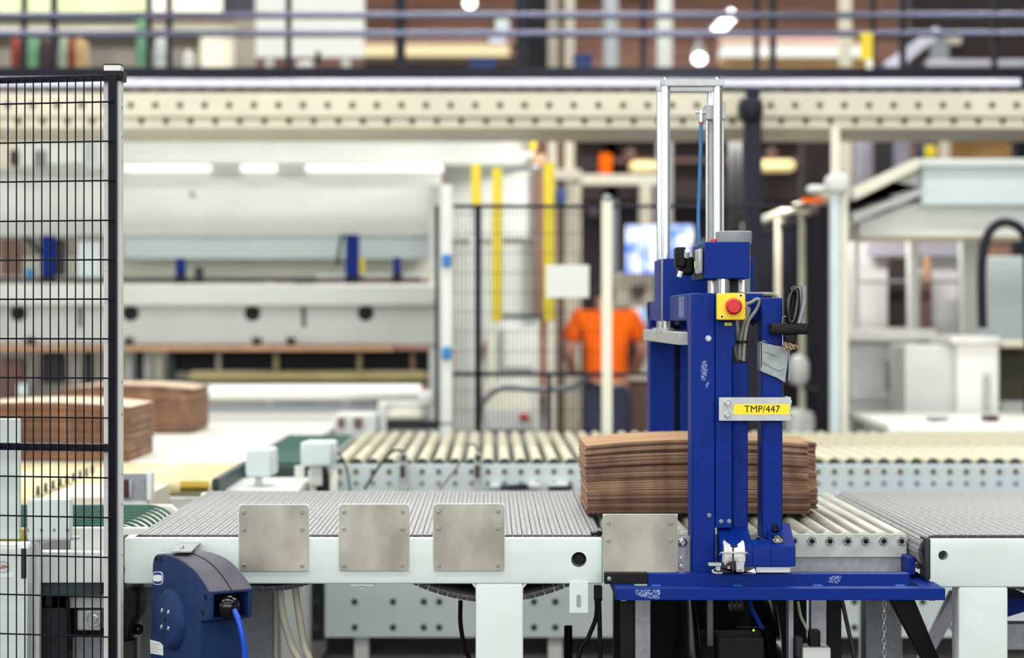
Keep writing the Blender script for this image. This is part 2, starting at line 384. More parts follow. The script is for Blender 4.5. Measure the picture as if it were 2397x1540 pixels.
MB().box(X(2244, YR), X(2360, YR), 6.92, 7.0, 0, Z(1374, YR)).build('leg', 'white_paint', convB, .006)
MB().px(2165, 1259, 2179, 1357, YR - .003, .07).build('end_cap', 'charcoal', convB, .006)
NR = .046; nx = 1.127; nz = BZ - NR
for a in range(7):
    t = R(a * 32 + 4); slat(convB, nx - NR * math.sin(t), nz + NR * math.cos(t), -t)
x = nx + PITCH * .6
while x < X(2860, BY0): slat(convB, x, BZ); x += PITCH
b = MB().cyl((nx, BY0 + .06, nz), (nx, BY1, nz), NR - .014, 24); b.build('nose_roller', 'charcoal', convB)
MB().box(nx, X(2855, BY0), BY0 + .05, BY1 - .02, BZ - .045, BZ - .014).build('belt_bed', 'charcoal', convB)
for i in range(12):
    t = (i + .5) / 12; slat(convB, X(2350, BY0) + i * PITCH, Z(1370, BY0) - .02 * 4 * t * (1 - t), math.pi)
MB().pxpoly([(2355, 1400), (2420, 1400), (2420, 1425), (2355, 1445)], 5.8, .3).build('blue_tray', 'blue', convB)
MB().pxpoly([(2150, 1545), (2178, 1545), (2268, 1385), (2228, 1385)], 6.2, .04).build('diagonal_brace', 'lilac', convB, .003)
MB().px(2355, 1460, 2860, 1522, 5.72, .06).build('lower_rail', 'galv_grey', convB, .004)

# ------------------------------------------------------------------ roller conveyor under the strapping press
RY0, RY1 = 5.64, 6.94
rc = thing('roller_conveyor', 'short galvanised roller conveyor carrying the brown cardboard stack', 'conveyor', (X(1780, 5.7), RY0, 0))
sp = MB().box(X(1418, RY0), X(2123, RY0), RY0, RY0 + .012, Z(1305, RY0), Z(1250, RY0)).build('side_plate', 'galv', rc, .002)
MB().box(X(1418, RY0), X(2123, RY0), RY1, RY1 + .012, Z(1305, RY0), Z(1250, RY0)).build('side_plate', 'galv', rc, .002)
MB().box(X(1418, RY0), X(2127, RY0), RY0 + .008, RY0 + .06, Z(1345, RY0), Z(1305, RY0)).build('lower_rail', 'galv_grey', rc, .002)
MB().box(X(1418, RY0), X(2127, RY0), RY1 - .06, RY1, Z(1345, RY0), Z(1305, RY0)).build('lower_rail', 'galv_grey', rc, .002)
RMESH = MB().lathe([(0, .0175), (.012, .019), (.02, .019), (RY1 - RY0 - .03, .019), (RY1 - RY0 - .02, .0175)], (0, 0, 0), (0, 1, 0), 20).mesh('roller', 'roller')
RCAP = MB().lathe([(0, .0185), (.006, .0195), (.01, .0195)], (0, 0, 0), (0, 1, 0), 20).mesh('roller_cap', 'roller_cap')
b = MB(); b.lathe([(0, .0125), (.005, .0125), (.0065, .0108), (.0065, .0072), (.003, .007)], (0, 0, 0), (0, -1, 0), 6, False); NUT = b.mesh('nut', 'chrome')
AXLE = MB().lathe([(0, .0065), (.007, .0063), (.008, .005)], (0, 0, 0), (0, -1, 0), 14).mesh('axle_end', 'black')
rz = Z(1266, RY0)
for i in range(17):
    rx = X(2110 - 42 * i, RY0); r_ = inst('roller', RMESH, rc, (rx, RY0 + .014, rz + .004)); inst('roller_cap', RCAP, r_, (rx, RY0 + .0125, rz + .004))
    n_ = inst('nut', NUT, rc, (rx, RY0, rz)); inst('axle_end', AXLE, n_, (rx, RY0, rz))
p = MB().pxpoly(rrect(1412, 1204, 1585, 1340, 7), 5.484, .004).build('cover_plate', 'steel_plate', rc, .0006)
MB().px(1411, 1203, 1586, 1338, 5.488, .004).build('backing_plate', 'white_paint', p)
for sx, sy in ((1425, 1224), (1570, 1224), (1425, 1265), (1570, 1265)): inst('screw', SCREW, p, (X(sx, 5.484), 5.484, Z(sy, 5.484)))
q = MB().px(1586, 1254, 1616, 1340, 5.53, .006).px(1586, 1280, 1606, 1318, 5.526, .006).build('mounting_bracket', 'galv_grey', rc, .001)
for sx, sy in ((1596, 1307), (1596, 1325)): inst('bolt', BOLT, q, (X(sx, 5.526), 5.526, Z(sy, 5.526)))
MB().lathe([(0, .012), (.018, .011), (.024, .006)], P(1597, 1268, 5.53), (0, -1, 0), 16).build('knob_bolt', 'chrome', rc)

# ------------------------------------------------------------------ blue strapping press
sm = thing('strapping_press', 'blue strapping press with tall steel guide rods and yellow label TMP/447', 'machine', (X(1760, 5.5), 5.5, 0))
def part(name, mat, x0, y0, x1, y1, Y, d, bev=.003, parent=None): return MB().px(x0, y0, x1, y1, Y, d).build(name, mat, parent or sm, bev)
# base frame bars
fb = part('base_bar', 'blue', 1443, 1377, 2212, 1405, 5.36, .05, .002)
part('base_bar', 'blue', 1517, 1343, 2130, 1373, 5.45, .045, .002)
for a in (1443, 2212):
    xx = X(a, 5.36); s_ = 1 if a < 2000 else -1
    MB().box(min(xx, xx + s_ * .05), max(xx, xx + s_ * .05), 5.41, 5.72, Z(1405, 5.36), Z(1377, 5.36)).build('base_bar', 'blue', sm, .002)
part('end_block', 'black', 1415, 1341, 1517, 1367, 5.452, .04, .002); inst('bolt', BOLT_S, sm, P(1426, 1354, 5.452))
MB().box(X(2212, 5.36) + .0002, X(2212, 5.36) + .001, 5.362, 5.408, Z(1404, 5.36), Z(1378, 5.36)).build('end_cap', 'black', sm)
MB().px(1441.5, 1378, 1443, 1404, 5.362, .045).build('end_cap', 'black', sm)
for a in (1523, 1714, 1902, 2096): MB().pxpoly([(a, 1378), (a + 3, 1370), (a + 25, 1370), (a + 28, 1378)], 5.42, .035).build('weld', 'blue_weld', sm, .002)
part('bracket', 'blue', 2124, 1304, 2143, 1346, 5.56, .09); inst('bolt', BOLT_L, sm, P(2150, 1322, 5.6))
for sx in (1460, 2182): inst('bolt', BOLT, sm, P(sx, 1406, 5.385), (R(-90), 0, 0))
# front column with the arm reaching back over the conveyor
part('front_column', 'blue', 1618, 686, 1674.4, 1343, 5.5, .1, .005)
MB().pxpoly([(1675, 686), (1722, 686), (1722, 805), (1714, 813), (1714, 1236), (1675, 1236)], 5.5, .1).build('front_column', 'blue', sm, .002)
part('inner_column', 'blue', 1714, 846, 1751, 1242, 5.535, .08, .003); part('column_cap', 'black', 1714, 842, 1752, 849, 5.533, .084, .001)
XA = X(1618, 5.5)
MB().box(XA, .70, 5.6, 6.18, 1.414, 1.484).build('top_arm', 'blue', sm, .004)
MB().prism([(5.6, 1.414), (5.63, 1.414), (5.6, 1.38)], 'x', XA, XA + .09).build('gusset', 'blue', sm)
hp = [(.505, 6.17), (.743, 6.17), (.743, 6.45), (.482, 6.45), (.482, 6.225)]
MB().prism(hp, 'z', 1.412, 1.590).build('press_housing', 'blue', sm, .003)
MB().box(.505, .585, 6.95, 7.06, 0.0, 1.475).build('rear_column', 'blue', sm, .004)
MB().box(.585, .602, 6.98, 7.05, 0.0, 1.40).build('column_slot', 'black', sm)
MB().box(.602, .68, 6.95, 7.06, 0.0, 1.475).build('rear_column', 'blue', sm, .004)
MB().box(.505, .70, 6.45, 7.06, 1.414, 1.475).build('rear_arm', 'blue', sm, .004)
MB().box(.484, .62, 5.625, 6.94, 1.351, 1.384).build('press_plate', 'alu', sm, .002)
for yy in (6.22, 6.38):
    for xx in (.4975, .646):
        rod = MB().cyl((xx, yy, 1.384), (xx, yy, 2.10), .0135, 20).build('guide_rod', 'chrome', sm)
        inst('bolt', BOLT, rod, (xx, yy, 2.101), (R(-90), 0, 0))
        MB().cyl((xx, yy, 1.384), (xx, yy, 1.392), .026, 18).build('rod_collar', 'alu', rod)
    MB().box(.484, .662, yy - .02, yy + .02, 2.081, 2.101).build('crosshead', 'alu', sm, .002)
# air cylinder with blue tube
ac = MB().cyl((.634, 6.3, 1.59), (.634, 6.3, 1.99), .0115, 18).build('air_cylinder', 'alu', sm)
for xx in (.6225, .668): MB().cyl((xx, 6.285, 1.59), (xx, 6.285, 2.0), .004, 10).build('tie_rod', 'steel', ac)
MB().box(.616, .674, 6.262, 6.338, 1.992, 2.034).build('cylinder_head', 'alu', ac, .002)
b = MB().cyl((.616, 6.27, 2.012), (.604, 6.27, 2.012), .006, 12).cyl((.604, 6.27, 2.02), (.604, 6.27, 1.985), .0065, 12).cyl((.604, 6.27, 2.012), (.588, 6.27, 2.012), .004, 10)
b.build('air_fitting', 'steel', ac); MB().cyl((.604, 6.27, 1.985), (.604, 6.27, 1.98), .0075, 14).build('fitting_ring', 'red', ac)
MB().tube(spline([(.604, 6.27, 1.985), (.603, 6.27, 1.93), (.598, 6.26, 1.8), (.594, 6.25, 1.7), (.598, 6.24, 1.585)]), .0055, 10).build('air_tube', 'tube_blue', ac)
# control box on chrome pillars, motor cap, switch
cb = part('control_box', 'blue', 1651, 566, 1755, 652, 5.6, .37, .002)
MB().box(X(1651, 5.6) - .002, X(1651, 5.6), 5.64, 5.95, 1.525, 1.605).build('switch_panel', 'charcoal', cb, .001)
MB().box(X(1651, 5.6) - .016, X(1651, 5.6) - .002, 5.63, 5.72, 1.535, 1.60).build('switch_plate', 'galv', cb, .006)
sw = MB().box(X(1651, 5.6) - .05, X(1651, 5.6) - .008, 5.82, 5.90, 1.535, 1.585).build('rotary_switch', 'black', cb, .008)
MB().box(X(1651, 5.6) - .06, X(1651, 5.6) - .03, 5.80, 5.86, 1.555, 1.61).build('switch_handle', 'black', sw, .006)
MB().cyl((X(1651, 5.6) - .03, 5.8, 1.585), (X(1651, 5.6) - .03, 5.78, 1.60), .007, 10).cyl((X(1651, 5.6) - .05, 5.8, 1.53), (X(1651, 5.6) - .045, 5.8, 1.545), .007, 10).build('switch_pin', 'paper', sw)
MB().box(X(1651, 5.6) - .012, X(1651, 5.6) - .008, 5.765, 5.77, 1.555, 1.57).build('indicator', 'led_green', sw)
MB().lathe([(0, .0085), (.006, .009), (.009, .007)], (X(1670.5, 5.66), 5.66, Z(566, 5.6)), (0, 0, 1), 16).build('red_button', 'red', cb)
for px_, yy, r_ in ((1692, 5.63, .0145), (1668, 5.86, .014), (1738, 5.86, .014)):
    MB().cyl((X(px_, yy), yy, 1.484), (X(px_, yy), yy, Z(652, 5.6)), r_, 20).build('pillar', 'chrome', sm)
MB().px(1712, 655, 1728, 684, 5.72, .05).build('bearing_block', 'charcoal', sm, .003)
MB().lathe([(0, .046), (.14, .046), (.146, .0505), (.176, .0505), (.178, .048)], (.675, 6.07, 1.484), (0, 0, 1), 32).build('motor_cap', 'grey_plastic', sm)
# emergency stop
es = MB().pxpoly(rrect(1679, 686, 1745, 749, 5), 5.448, .03).build('emergency_stop', 'yellow', sm, .003, 3)
MB().px(1678, 687, 1744, 749, 5.478, .022).build('box_back', 'grey_plastic', es, .003)
MB().lathe([(0, .014), (.008, .014), (.008, .0195), (.016, .0208), (.023, .0195), (.027, .0155), (.027, .0135), (.0262, .013), (.0262, .008), (.027, .0075)], P(1716, 717, 5.448), (0, -1, 0), 32).build('mushroom_button', 'red', es)
for sx, sy in ((1734, 692), (1690, 741)): MB().lathe([(0, .0045), (.001, .0045), (.001, .0028), (0, .0026)], P(sx, sy, 5.448), (0, -1, 0), 14).build('screw', 'steel', es)
st = part('small_sticker', 'label_yellow', 1696, 755, 1713, 762, 5.4985, .0015, 0)
b = MB()
for i in range(6): b.px(1700 + i * 1.8, 757.6, 1701 + i * 1.8, 759.6, 5.4982, .0003)
b.build('print', 'charcoal', st)
for sx, sy, m in ((1658, 792, BOLT), (1660, 1206, BOLT_S), (1688, 1220, BOLT_S), (1707, 1220, BOLT_S)): inst('bolt', m, sm, P(sx, sy, 5.5))
# worn label residue on the paint
def residue(pts, Y): MB().pxpoly(pts, Y - .0006, .0006).build('label_residue', 'scuff', sm, 0)
residue([(1641, 846), (1654, 842), (1656, 870), (1650, 892), (1641, 890)], 5.5); residue([(1652, 897), (1658, 893), (1660, 899), (1653, 910)], 5.5)
residue([(1487, 1380), (1546, 1380), (1543, 1402), (1510, 1400), (1488, 1392)], 5.36); residue([(1944, 1348), (1972, 1347), (1962, 1366), (1938, 1362)], 5.45)
MB().box(XA - .0006, XA, 5.70, 5.86, 1.422, 1.478).build('label_residue', 'scuff', sm)
# second post with the name plate
part('side_post', 'blue', 1784, 697, 1832, 1262, 5.5, .1, .004)
np_ = MB().pxpoly(rrect(1683, 930, 1852, 985, 2), 5.472, .006).build('name_plate', 'alu', sm, .0008)
MB().prism([(X(1845, 5.478), 5.478), (X(1852, 5.478), 5.478), (X(1852, 5.478), 5.56), (X(1845, 5.478), 5.56)], 'z', Z(985, 5.472), Z(930, 5.472)).build('plate_return', 'alu', np_, .001)
lb = part('label', 'label_yellow', 1717, 946, 1848, 970, 5.4712, .0008, 0, np_)
tl = text_mesh('lettering', 'TMP/447', .0245, P(1784, 958, 5.4708), 'black', np_)
for sy in (943, 971): inst('bolt', BOLT_L, np_, P(1703, sy, 5.472)); inst('bolt', BOLT, np_, (X(1852, 5.478), 5.52, Z(sy, 5.5)), (0, 0, R(90)))
# base block with knob and pictogram
yf, yb = 5.425, 5.53
def slope_prof(ztop): return [(yf, Z(1326, yf)), (yf, Z(1279, yf)), (yb, ztop), (yb, Z(1326, yf))]
zl, zr, zfront = Z(1233, yb), Z(1224, yb), Z(1279, yf)
zm = zfront + (zl - zfront) * .36; ym = yf + (yb - yf) * .36
MB().prism(slope_prof(zl), 'x', X(1684, 5.47), X(1757, 5.47)).build('base_block', 'blue', sm, .0015)
MB().prism([(yf, Z(1326, yf)), (yf, zfront), (ym, zm), (ym, Z(1326, yf))], 'x', X(1757, 5.47), X(1799, 5.47)).build('base_block', 'blue', sm, .0015)
rb = MB().prism(slope_prof(zr), 'x', X(1799, 5.47), X(1859, 5.45)).build('base_block', 'blue', sm, .0015)
sa = math.atan2(zr - zfront, yb - yf)      # slope angle
def on_slope(px, t): y = yf + (yb - yf) * t; return Vector((X(px, y), y, zfront + (zr - zfront) * t))
nrm = Vector((0, -math.sin(sa), math.cos(sa)))
MB().lathe([(0, .0095), (.006, .0095), (.008, .0075), (.016, .0065), (.018, .005)], on_slope(1815, .66), nrm, 18).build('knob', 'black', rb)
mt_ = Matrix.Translation(on_slope(1820, .30)) @ Matrix.Rotation(sa, 4, 'X')
MB().box(-.0145, .0145, -.021, .021, 0, .0008).xf(mt_).build('pictogram', 'black', rb)
b = MB()
def ringpts(r, n=28): return [(r * math.cos(2 * math.pi * i / n), r * math.sin(2 * math.pi * i / n) - .006, .001) for i in range(n + 1)]
b.tube(ringpts(.0115), .0005, 5); b.tube(ringpts(.0045, 16), .0006, 5); b.tube(ringpts(.0022, 12), .0005, 5)
for i in range(12):
    t = i * math.pi / 6; b.tube([(math.cos(t) * .0075, math.sin(t) * .0075 - .006, .001), (math.cos(t) * .0095, math.sin(t) * .0095 - .006, .001)], .0004, 4)
b.tube([(.001, .016, .001), (.006, .010, .001)], .0009, 5); b.tube([(-.006, .015, .001), (-.003, .011, .001), (-.001, .014, .001)], .0005, 4)
b.xf(mt_).build('pictogram_lines', 'paper', rb)
# cables beside the column
cg = [([(1746, 712), (1758, 708), (1772, 700), (1778, 706), (1770, 726), (1752, 752), (1744, 790), (1740, 845)], 5.53, .0045),
      ([(1738, 740), (1752, 722), (1748, 742), (1740, 770), (1733, 800), (1732, 845)], 5.545, .0062), ([(1724, 750), (1728, 790), (1722, 815), (1728, 845)], 5.56, .006)]
for pts, Y, r_ in cg: MB().tube(spline([P(a, c, Y) for a, c in pts], 5), r_, 10).build('cable', 'cable_grey', sm)
MB().px(1727, 797, 1748, 803, 5.52, .045).build('cable_tie', 'black', sm, .001)
part('junction_box', 'charcoal', 1749, 777, 1761, 812, 5.56, .05, .002)
part('cable_gland', 'grey_plastic', 1744, 706, 1749, 722, 5.49, .02, .002)
MB().tube([P(a, c, 5.66) for a, c in ((1705, 688), (1800, 688), (1811, 689), (1817, 693), (1820, 700), (1821, 712))], .0052, 10).build('bent_tube', 'cable_grey', sm)
MB().tube(spline([P(1758, 760, 5.62), P(1770, 750, 5.62), P(1790, 744, 5.62)]), .008, 10).build('black_hose', 'charcoal', sm)
# duct tape wrap, tool hook
b = MB().pxpoly([(1780, 799), (1790, 803), (1812, 808), (1830, 811), (1849, 807), (1838, 896), (1818, 884), (1783, 870), (1779, 848)], 5.489, .004)
b.prism([(X(1846, 5.49), 5.489), (X(1849, 5.49), 5.489), (X(1845, 5.49), 5.55), (X(1840, 5.49), 5.55)], 'z', Z(890, 5.49), Z(812, 5.49))
b.prism([(X(1780, 5.49), 5.489), (X(1784, 5.49), 5.489), (X(1784, 5.49), 5.56), (X(1780, 5.49), 5.56)], 'z', Z(868, 5.49), Z(800, 5.49))
tp = b.build('duct_tape', 'tape', sm, .001)
for pts in ([(1786, 822), (1800, 826), (1816, 833)], [(1787, 849), (1805, 858), (1822, 866), (1836, 860)], [(1786, 845), (1812, 862)]):
    MB().tube(spline([P(a, c, 5.488) for a, c in pts], 4), .002, 6).build('tape_crease', 'tape', tp)
MB().tube(spline([P(1773, 807, 5.485), P(1780, 803, 5.483), P(1789, 798, 5.483), P(1795, 804, 5.486)], 4), .0016, 6).build('wire_hook', 'steel', sm)
MB().tube([P(1811, 757, 5.47), P(1814, 780, 5.475), P(1819, 808, 5.48)], .0016, 6).build('wire_hook', 'charcoal', sm)
# strap guide at the foot of the column
gs = MB().lathe([(-.026, .030), (-.024, .0335), (-.022, .0335), (-.016, .028), (-.008, .0235), (0, .022), (.008, .0235), (.016, .028), (.022, .0335), (.024, .0335), (.026, .030)], P(1717, 1296, 5.44), (1, 0, 0), 28).build('strap_roller', 'spool_white', sm)
MB().px(1714, 1272, 1718, 1338, 5.402, .0015).build('strap', 'charcoal', gs)
b = MB(); b.tube([P(a, c, y) for a, c, y in ((1688, 1300, 5.46), (1685, 1297, 5.42), (1688, 1293.5, 5.398), (1748, 1293.5, 5.398), (1751, 1297, 5.42), (1748, 1302, 5.46))], .0024, 8)
b.px(1691, 1296, 1694, 1316, 5.40, .003).px(1742, 1296, 1745, 1314, 5.40, .003).build('wire_guard', 'galv', gs)
part('guide_block', 'alu', 1724, 1317, 1742, 1339, 5.40, .03, .001); inst('bolt', BOLT_S, sm, P(1731, 1334, 5.40))
part('guide_base', 'charcoal', 1688, 1315, 1726, 1341, 5.42, .04, .002); part('indicator', 'orange_edge', 1703, 1325, 1709, 1334, 5.417, .004, 0)
part('lever', 'galv', 1659, 1318, 1689, 1325, 5.41, .02, .001); part('lever', 'galv', 1676, 1325, 1687, 1336, 5.415, .015, .001)
MB().tube(spline([P(1690, 1341, 5.41), P(1674, 1341, 5.40), P(1668, 1336, 5.41), P(1674, 1331, 5.43)], 5), .0025, 8).build('wire_loop', 'galv', sm)
# lower carriage: legs, dispenser reel, control unit
for (a, c, Y, mt) in ((1487, 1523, 5.62, 'galv_grey'), (1899, 1935, 5.62, 'galv_grey'), (1455, 1487, 5.64, 'black'), (1846, 1858, 5.6, 'galv_grey'), (1655, 1670, 5.9, 'galv_grey')):
    MB().box(X(a, Y), X(c, Y), Y, Y + .05, 0.0, Z(1376, Y)).build('leg', mt, sm, .003)
for xa in (.53, .745):
    MB().lathe([(0, .03), (0, .33), (.004, .345), (.016, .345), (.02, .33), (.02, .03)], (xa, 6.0, .36), (1, 0, 0), 48).build('reel_flange', 'black_gloss', sm)
MB().lathe([(0, .2), (.19, .2)], (.55, 6.0, .36), (1, 0, 0), 40).build('strap_coil', 'charcoal', sm)
MB().box(.36, .93, 6.42, 6.46, 0.02, .62).build('back_panel', 'black', sm)
cu = MB().box(.585, .70, 5.60, 5.72, .44, .60).build('control_unit', 'black', sm, .004)
MB().box(X(1725, 5.59), X(1795, 5.59), 5.594, 5.6, Z(1469, 5.59), Z(1468, 5.59)).build('unit_edge', 'charcoal', cu)
MB().ball(P(1764, 1475, 5.597), .003, 10).build('led', 'led_green', cu)
part('power_box', 'machine_white', 1880, 1516, 1945, 1600, 5.55, .08, .004); part('plug', 'black', 1895, 1476, 1921, 1518, 5.57, .04, .004); part('switch_block', 'charcoal', 1864, 1492, 1880, 1540, 5.57, .04)
MB().tube(spline([P(1868, 1408, 5.6), P(1874, 1440, 5.6), P(1884, 1462, 5.6), P(1896, 1484, 5.6)]), .004, 8).build('cable', 'cable_grey', sm)
MB().tube(spline([P(1755, 1408, 5.62), P(1762, 1430, 5.62), P(1785, 1472, 5.62)]), .006, 8).build('blue_strap', 'blue', sm)
for a in (1710, 1722, 1733): MB().tube(spline([P(a, 1405, 5.56), P(a + 4, 1418, 5.55), P(a + 2, 1428, 5.56), P(a - 3, 1415, 5.58)]), .004, 6).build('cable_loop', 'charcoal', sm)
MB().pxpoly([(2085, 1405), (2142, 1405), (2200, 1545), (2160, 1545)], 5.75, .05).build('brace', 'black', sm, .002)
MB().pxpoly([(1968, 1405), (1976, 1405), (2010, 1560), (2002, 1560)], 5.75, .02).build('brace', 'charcoal', sm)
part('post_grey', 'galv_grey', 2026, 1405, 2110, 1700, 6.1, .08, .004); part('post_black', 'black', 1935, 1405, 1970, 1700, 5.9, .05)

# paper scraps on the bar, chain, hand tool, hose reel
tag(MB().px(1770, 1327, 1850, 1340, 5.44, .03).pxpoly([(1702, 1334), (1722, 1339), (1736, 1343), (1770, 1342), (1766, 1330), (1752, 1337), (1724, 1342)], 5.415, .002).build('paper_scrap', 'paper', None, .001), 'white folded paper lying on the blue bar below the base block', 'paper')
ch = thing('chain', 'thin steel link chain hanging under the right end of the blue base bar', 'chain', P(2070, 1700, 5.385))
lk = []
for i in range(20):
    t = 2 * math.pi * i / 20; lk.append((.0045 * math.cos(t), 0, .0095 * math.sin(t) * (1 if abs(math.sin(t)) < .9 else 1.0)))
LK = MB().tube(lk + lk[:1], .0013, 6).mesh('chain_link', 'steel')
for i in range(22): inst('chain_link', LK, ch, (X(2070, 5.385), 5.385, Z(1405, 5.385) - .009 - .0152 * i), (0, 0, R(90) if i % 2 else R(12)))

tool = thing('strap_tool', 'black handled strapping hand tool with grey lever tucked into silver duct tape', 'hand tool', P(1850, 812, 5.47))
MB().px(1803, 756, 1894, 783, 5.455, .03).build('cross_grip', 'black', tool, .006, 3)
MB().pxpoly([(1834, 782), (1868, 782), (1862, 803), (1842, 803)], 5.46, .026).build('neck', 'black', tool, .004)
lp = [P(1856 + 10 * math.cos(t) + 4 * math.sin(t), 716 - 40 * math.sin(t), 5.468) for t in [2 * math.pi * i / 28 for i in range(29)]]
MB().tube(lp, .0078, 10).build('loop_handle', 'black_gloss', tool)
MB().tube(spline([P(1867, 766, 5.475), P(1876, 735, 5.475), P(1882, 700, 5.475), P(1881, 669, 5.475)], 6), .0072, 12).build('lever', 'galv_grey', tool)
MB().tube([P(1832, 808, 5.465), P(1832, 742, 5.465), P(1835, 740, 5.465), P(1850, 743, 5.465)], .0013, 6).build('wire_clip', 'steel', tool)
b = MB()
for i in range(26):
    a = 1836 + random.random() * 26; c = 803 + random.random() * 12; b.tube([P(a, c, 5.462 + random.random() * .02), P(a + random.uniform(-7, 7), c + random.uniform(-9, 5), 5.46 + random.random() * .02), P(a + random.uniform(-5, 8), c + random.uniform(-6, 10), 5.465)], .0016, 4)
b.build('frayed_paper', 'paper_brown', tool)

# hose reel: face turned about 58 degrees, mouth corner nearest to the camera
hr = thing('hose_reel', 'dark blue enclosed air hose reel hung on the white conveyor rail', 'hose reel', P(470, 1700, 5.25))
TH = R(58); UL, WT = .357, .113
ud = Vector((math.cos(TH), -math.sin(TH), 0)); wd = Vector((math.sin(TH), math.cos(TH), 0))
NB = P(490, 1384, 5.12); BB = NB - ud * UL
def HF(px, py, w_=0.0):
    """point on the big face (pushed w_ into the thickness) that shows at this pixel"""
    o = BB + wd * w_; k = (px - CX) / F; u = (k * o.y - o.x) / (ud.x - k * ud.y); q = o + ud * u
    return Vector((q.x, q.y, Z(py, q.y)))
def face_pts(l): return [HF(a, c) for a, c in l]
def wprism(pts, w0, w1):
    n = len(pts); return MB().add([p + wd * w0 for p in pts] + [p + wd * w1 for p in pts],
        [list(range(n)), list(range(2 * n - 1, n - 1, -1))] + [[i, (i + 1) % n, (i + 1) % n + n, i + n] for i in range(n)])
fo = face_pts([(351, 1700), (353, 1420), (357, 1318), (360, 1304), (366, 1297), (380, 1296), (398, 1299), (415, 1305), (432, 1314), (448, 1327), (462, 1342), (476, 1361), (490, 1384), (488, 1452), (467, 1456), (465, 1700)])
bd = wprism(fo, 0, WT).build('housing', 'reel', hr, .004, 3)
o_mat[bd.name] = MT['reel']
m0 = NB + wd * .012; zt, zb = Z(1391, 5.12), Z(1449, 5.12)
c = MB(); q = [m0 + ud * .02, m0 + wd * (WT - .024) + ud * .02, m0 + wd * (WT - .024) - ud * .07, m0 - ud * .07]
c.add([Vector((p.x, p.y, zb)) for p in q] + [Vector((p.x, p.y, zt)) for p in q], [(0, 1, 2, 3), (4, 5, 6, 7), (0, 1, 5, 4), (1, 2, 6, 5), (2, 3, 7, 6), (3, 0, 4, 7)])
cut(bd, c)
bd.data.materials.append(MT['reel_dusty']); bd.data.materials.append(MT['black'])
for p in bd.data.polygons:
    if p.normal.z > .25 and (p.center.z + WL[hr.name].z) > zt: p.material_index = 1
MB().tube([p + wd * WT * .5 + Vector((0, 0, .0004)) for p in fo[4:13]], .0016, 6).build('seam', 'black', hr)
bc = HF(404, 1449)
MB().lathe([(-.004, .076), (.006, .074), (.016, .066), (.02, .06), (.02, .0)], bc, -wd, 40, False).build('hub_boss', 'reel', hr)
def on_boss(px, py): return HF(px, py, -.02)
for a, c_ in ((380, 1429), (395, 1433), (379, 1467), (395, 1471)): MB().lathe([(0, .0065), (.002, .0065), (.003, .004), (.001, .002)], on_boss(a, c_), -wd, 12).build('screw', 'chrome', hr)
b = MB().lathe([(0, .0065), (.0006, .0065)], on_boss(387, 1450), -wd, 14)
for a, c_ in ((366, 1308), (377, 1310), (481, 1397), (475, 1435)): b.lathe([(0, .0075), (.0007, .0075)], HF(a, c_), -wd, 14)
b.build('screw_hole', 'black', hr)
def badge(cx, cy, rx, ry, e, n=28): return [HF(cx + rx * (abs(math.cos(t)) ** e) * (1 if math.cos(t) > 0 else -1), cy + ry * (abs(math.sin(t)) ** e) * (1 if math.sin(t) > 0 else -1)) for t in [2 * math.pi * i / n for i in range(n)]]
lg = wprism(badge(370, 1353, 12, 15.5, .55), -.0010, 0).build('maker_badge', 'paper', hr)
wprism(badge(370, 1353, 11, 14, .6), -.0014, -.0010).build('badge_field', 'badge_blue', lg)
wprism(badge(370, 1353, 10.2, 7.6, .4), -.0018, -.0014).build('badge_band', 'paper', lg)
rl = wprism(face_pts([(352, 1497), (374, 1503), (382, 1510), (382, 1534), (353, 1529)]), -.001, 0).build('rating_label', 'paper', hr)
for yy, l in ((1505, 20), (1511, 14), (1517, 24), (1523, 18)):
    wprism(face_pts([(355, yy), (355 + l, yy + 3.4), (355 + l, yy + 4.6), (355, yy + 1.2)]), -.0014, -.001).build('label_print', 'cable_grey', rl)
mc = NB + wd * WT * .47 - ud * .012; mc.z = Z(1423, 5.13)
hs = MB().ball(mc, .031, 22).build('hose_stop', 'black_gloss', hr)
hd = mc + ud * .026 + wd * .004 + Vector((0, 0, -.006))
MB().tube(spline([hd, hd + Vector((.012, -.012, -.022)), hd + Vector((.024, -.016, -.07)), hd + Vector((.030, -.012, -.14)), hd + Vector((.03, 0, -.3)), hd + Vector((.02, .02, -.5))], 6), .0068, 12).build('hose', 'hose_blue', hr)
b = MB().add([P(401, 1290, 5.30), P(448, 1290, 5.30), P(460, 1277, 5.42), P(412, 1277, 5.42)] + [v + Vector((0, 0, -.004)) for v in (P(401, 1290, 5.30), P(448, 1290, 5.30), P(460, 1277, 5.42), P(412, 1277, 5.42))], [(0, 1, 2, 3), (7, 6, 5, 4), (0, 1, 5, 4), (1, 2, 6, 5), (2, 3, 7, 6), (3, 0, 4, 7)])
b.box(X(412, 5.42), X(460, 5.42), 5.42, 5.498, Z(1281, 5.42), Z(1277, 5.42)); b.box(X(412, 5.42), X(460, 5.42), 5.40, 5.42, Z(1330, 5.42), Z(1278, 5.42))
br = b.build('hanger', 'galv_grey', hr, .0008); inst('bolt', BOLT_S, br, P(427, 1283, 5.36), (R(-90), 0, 0))

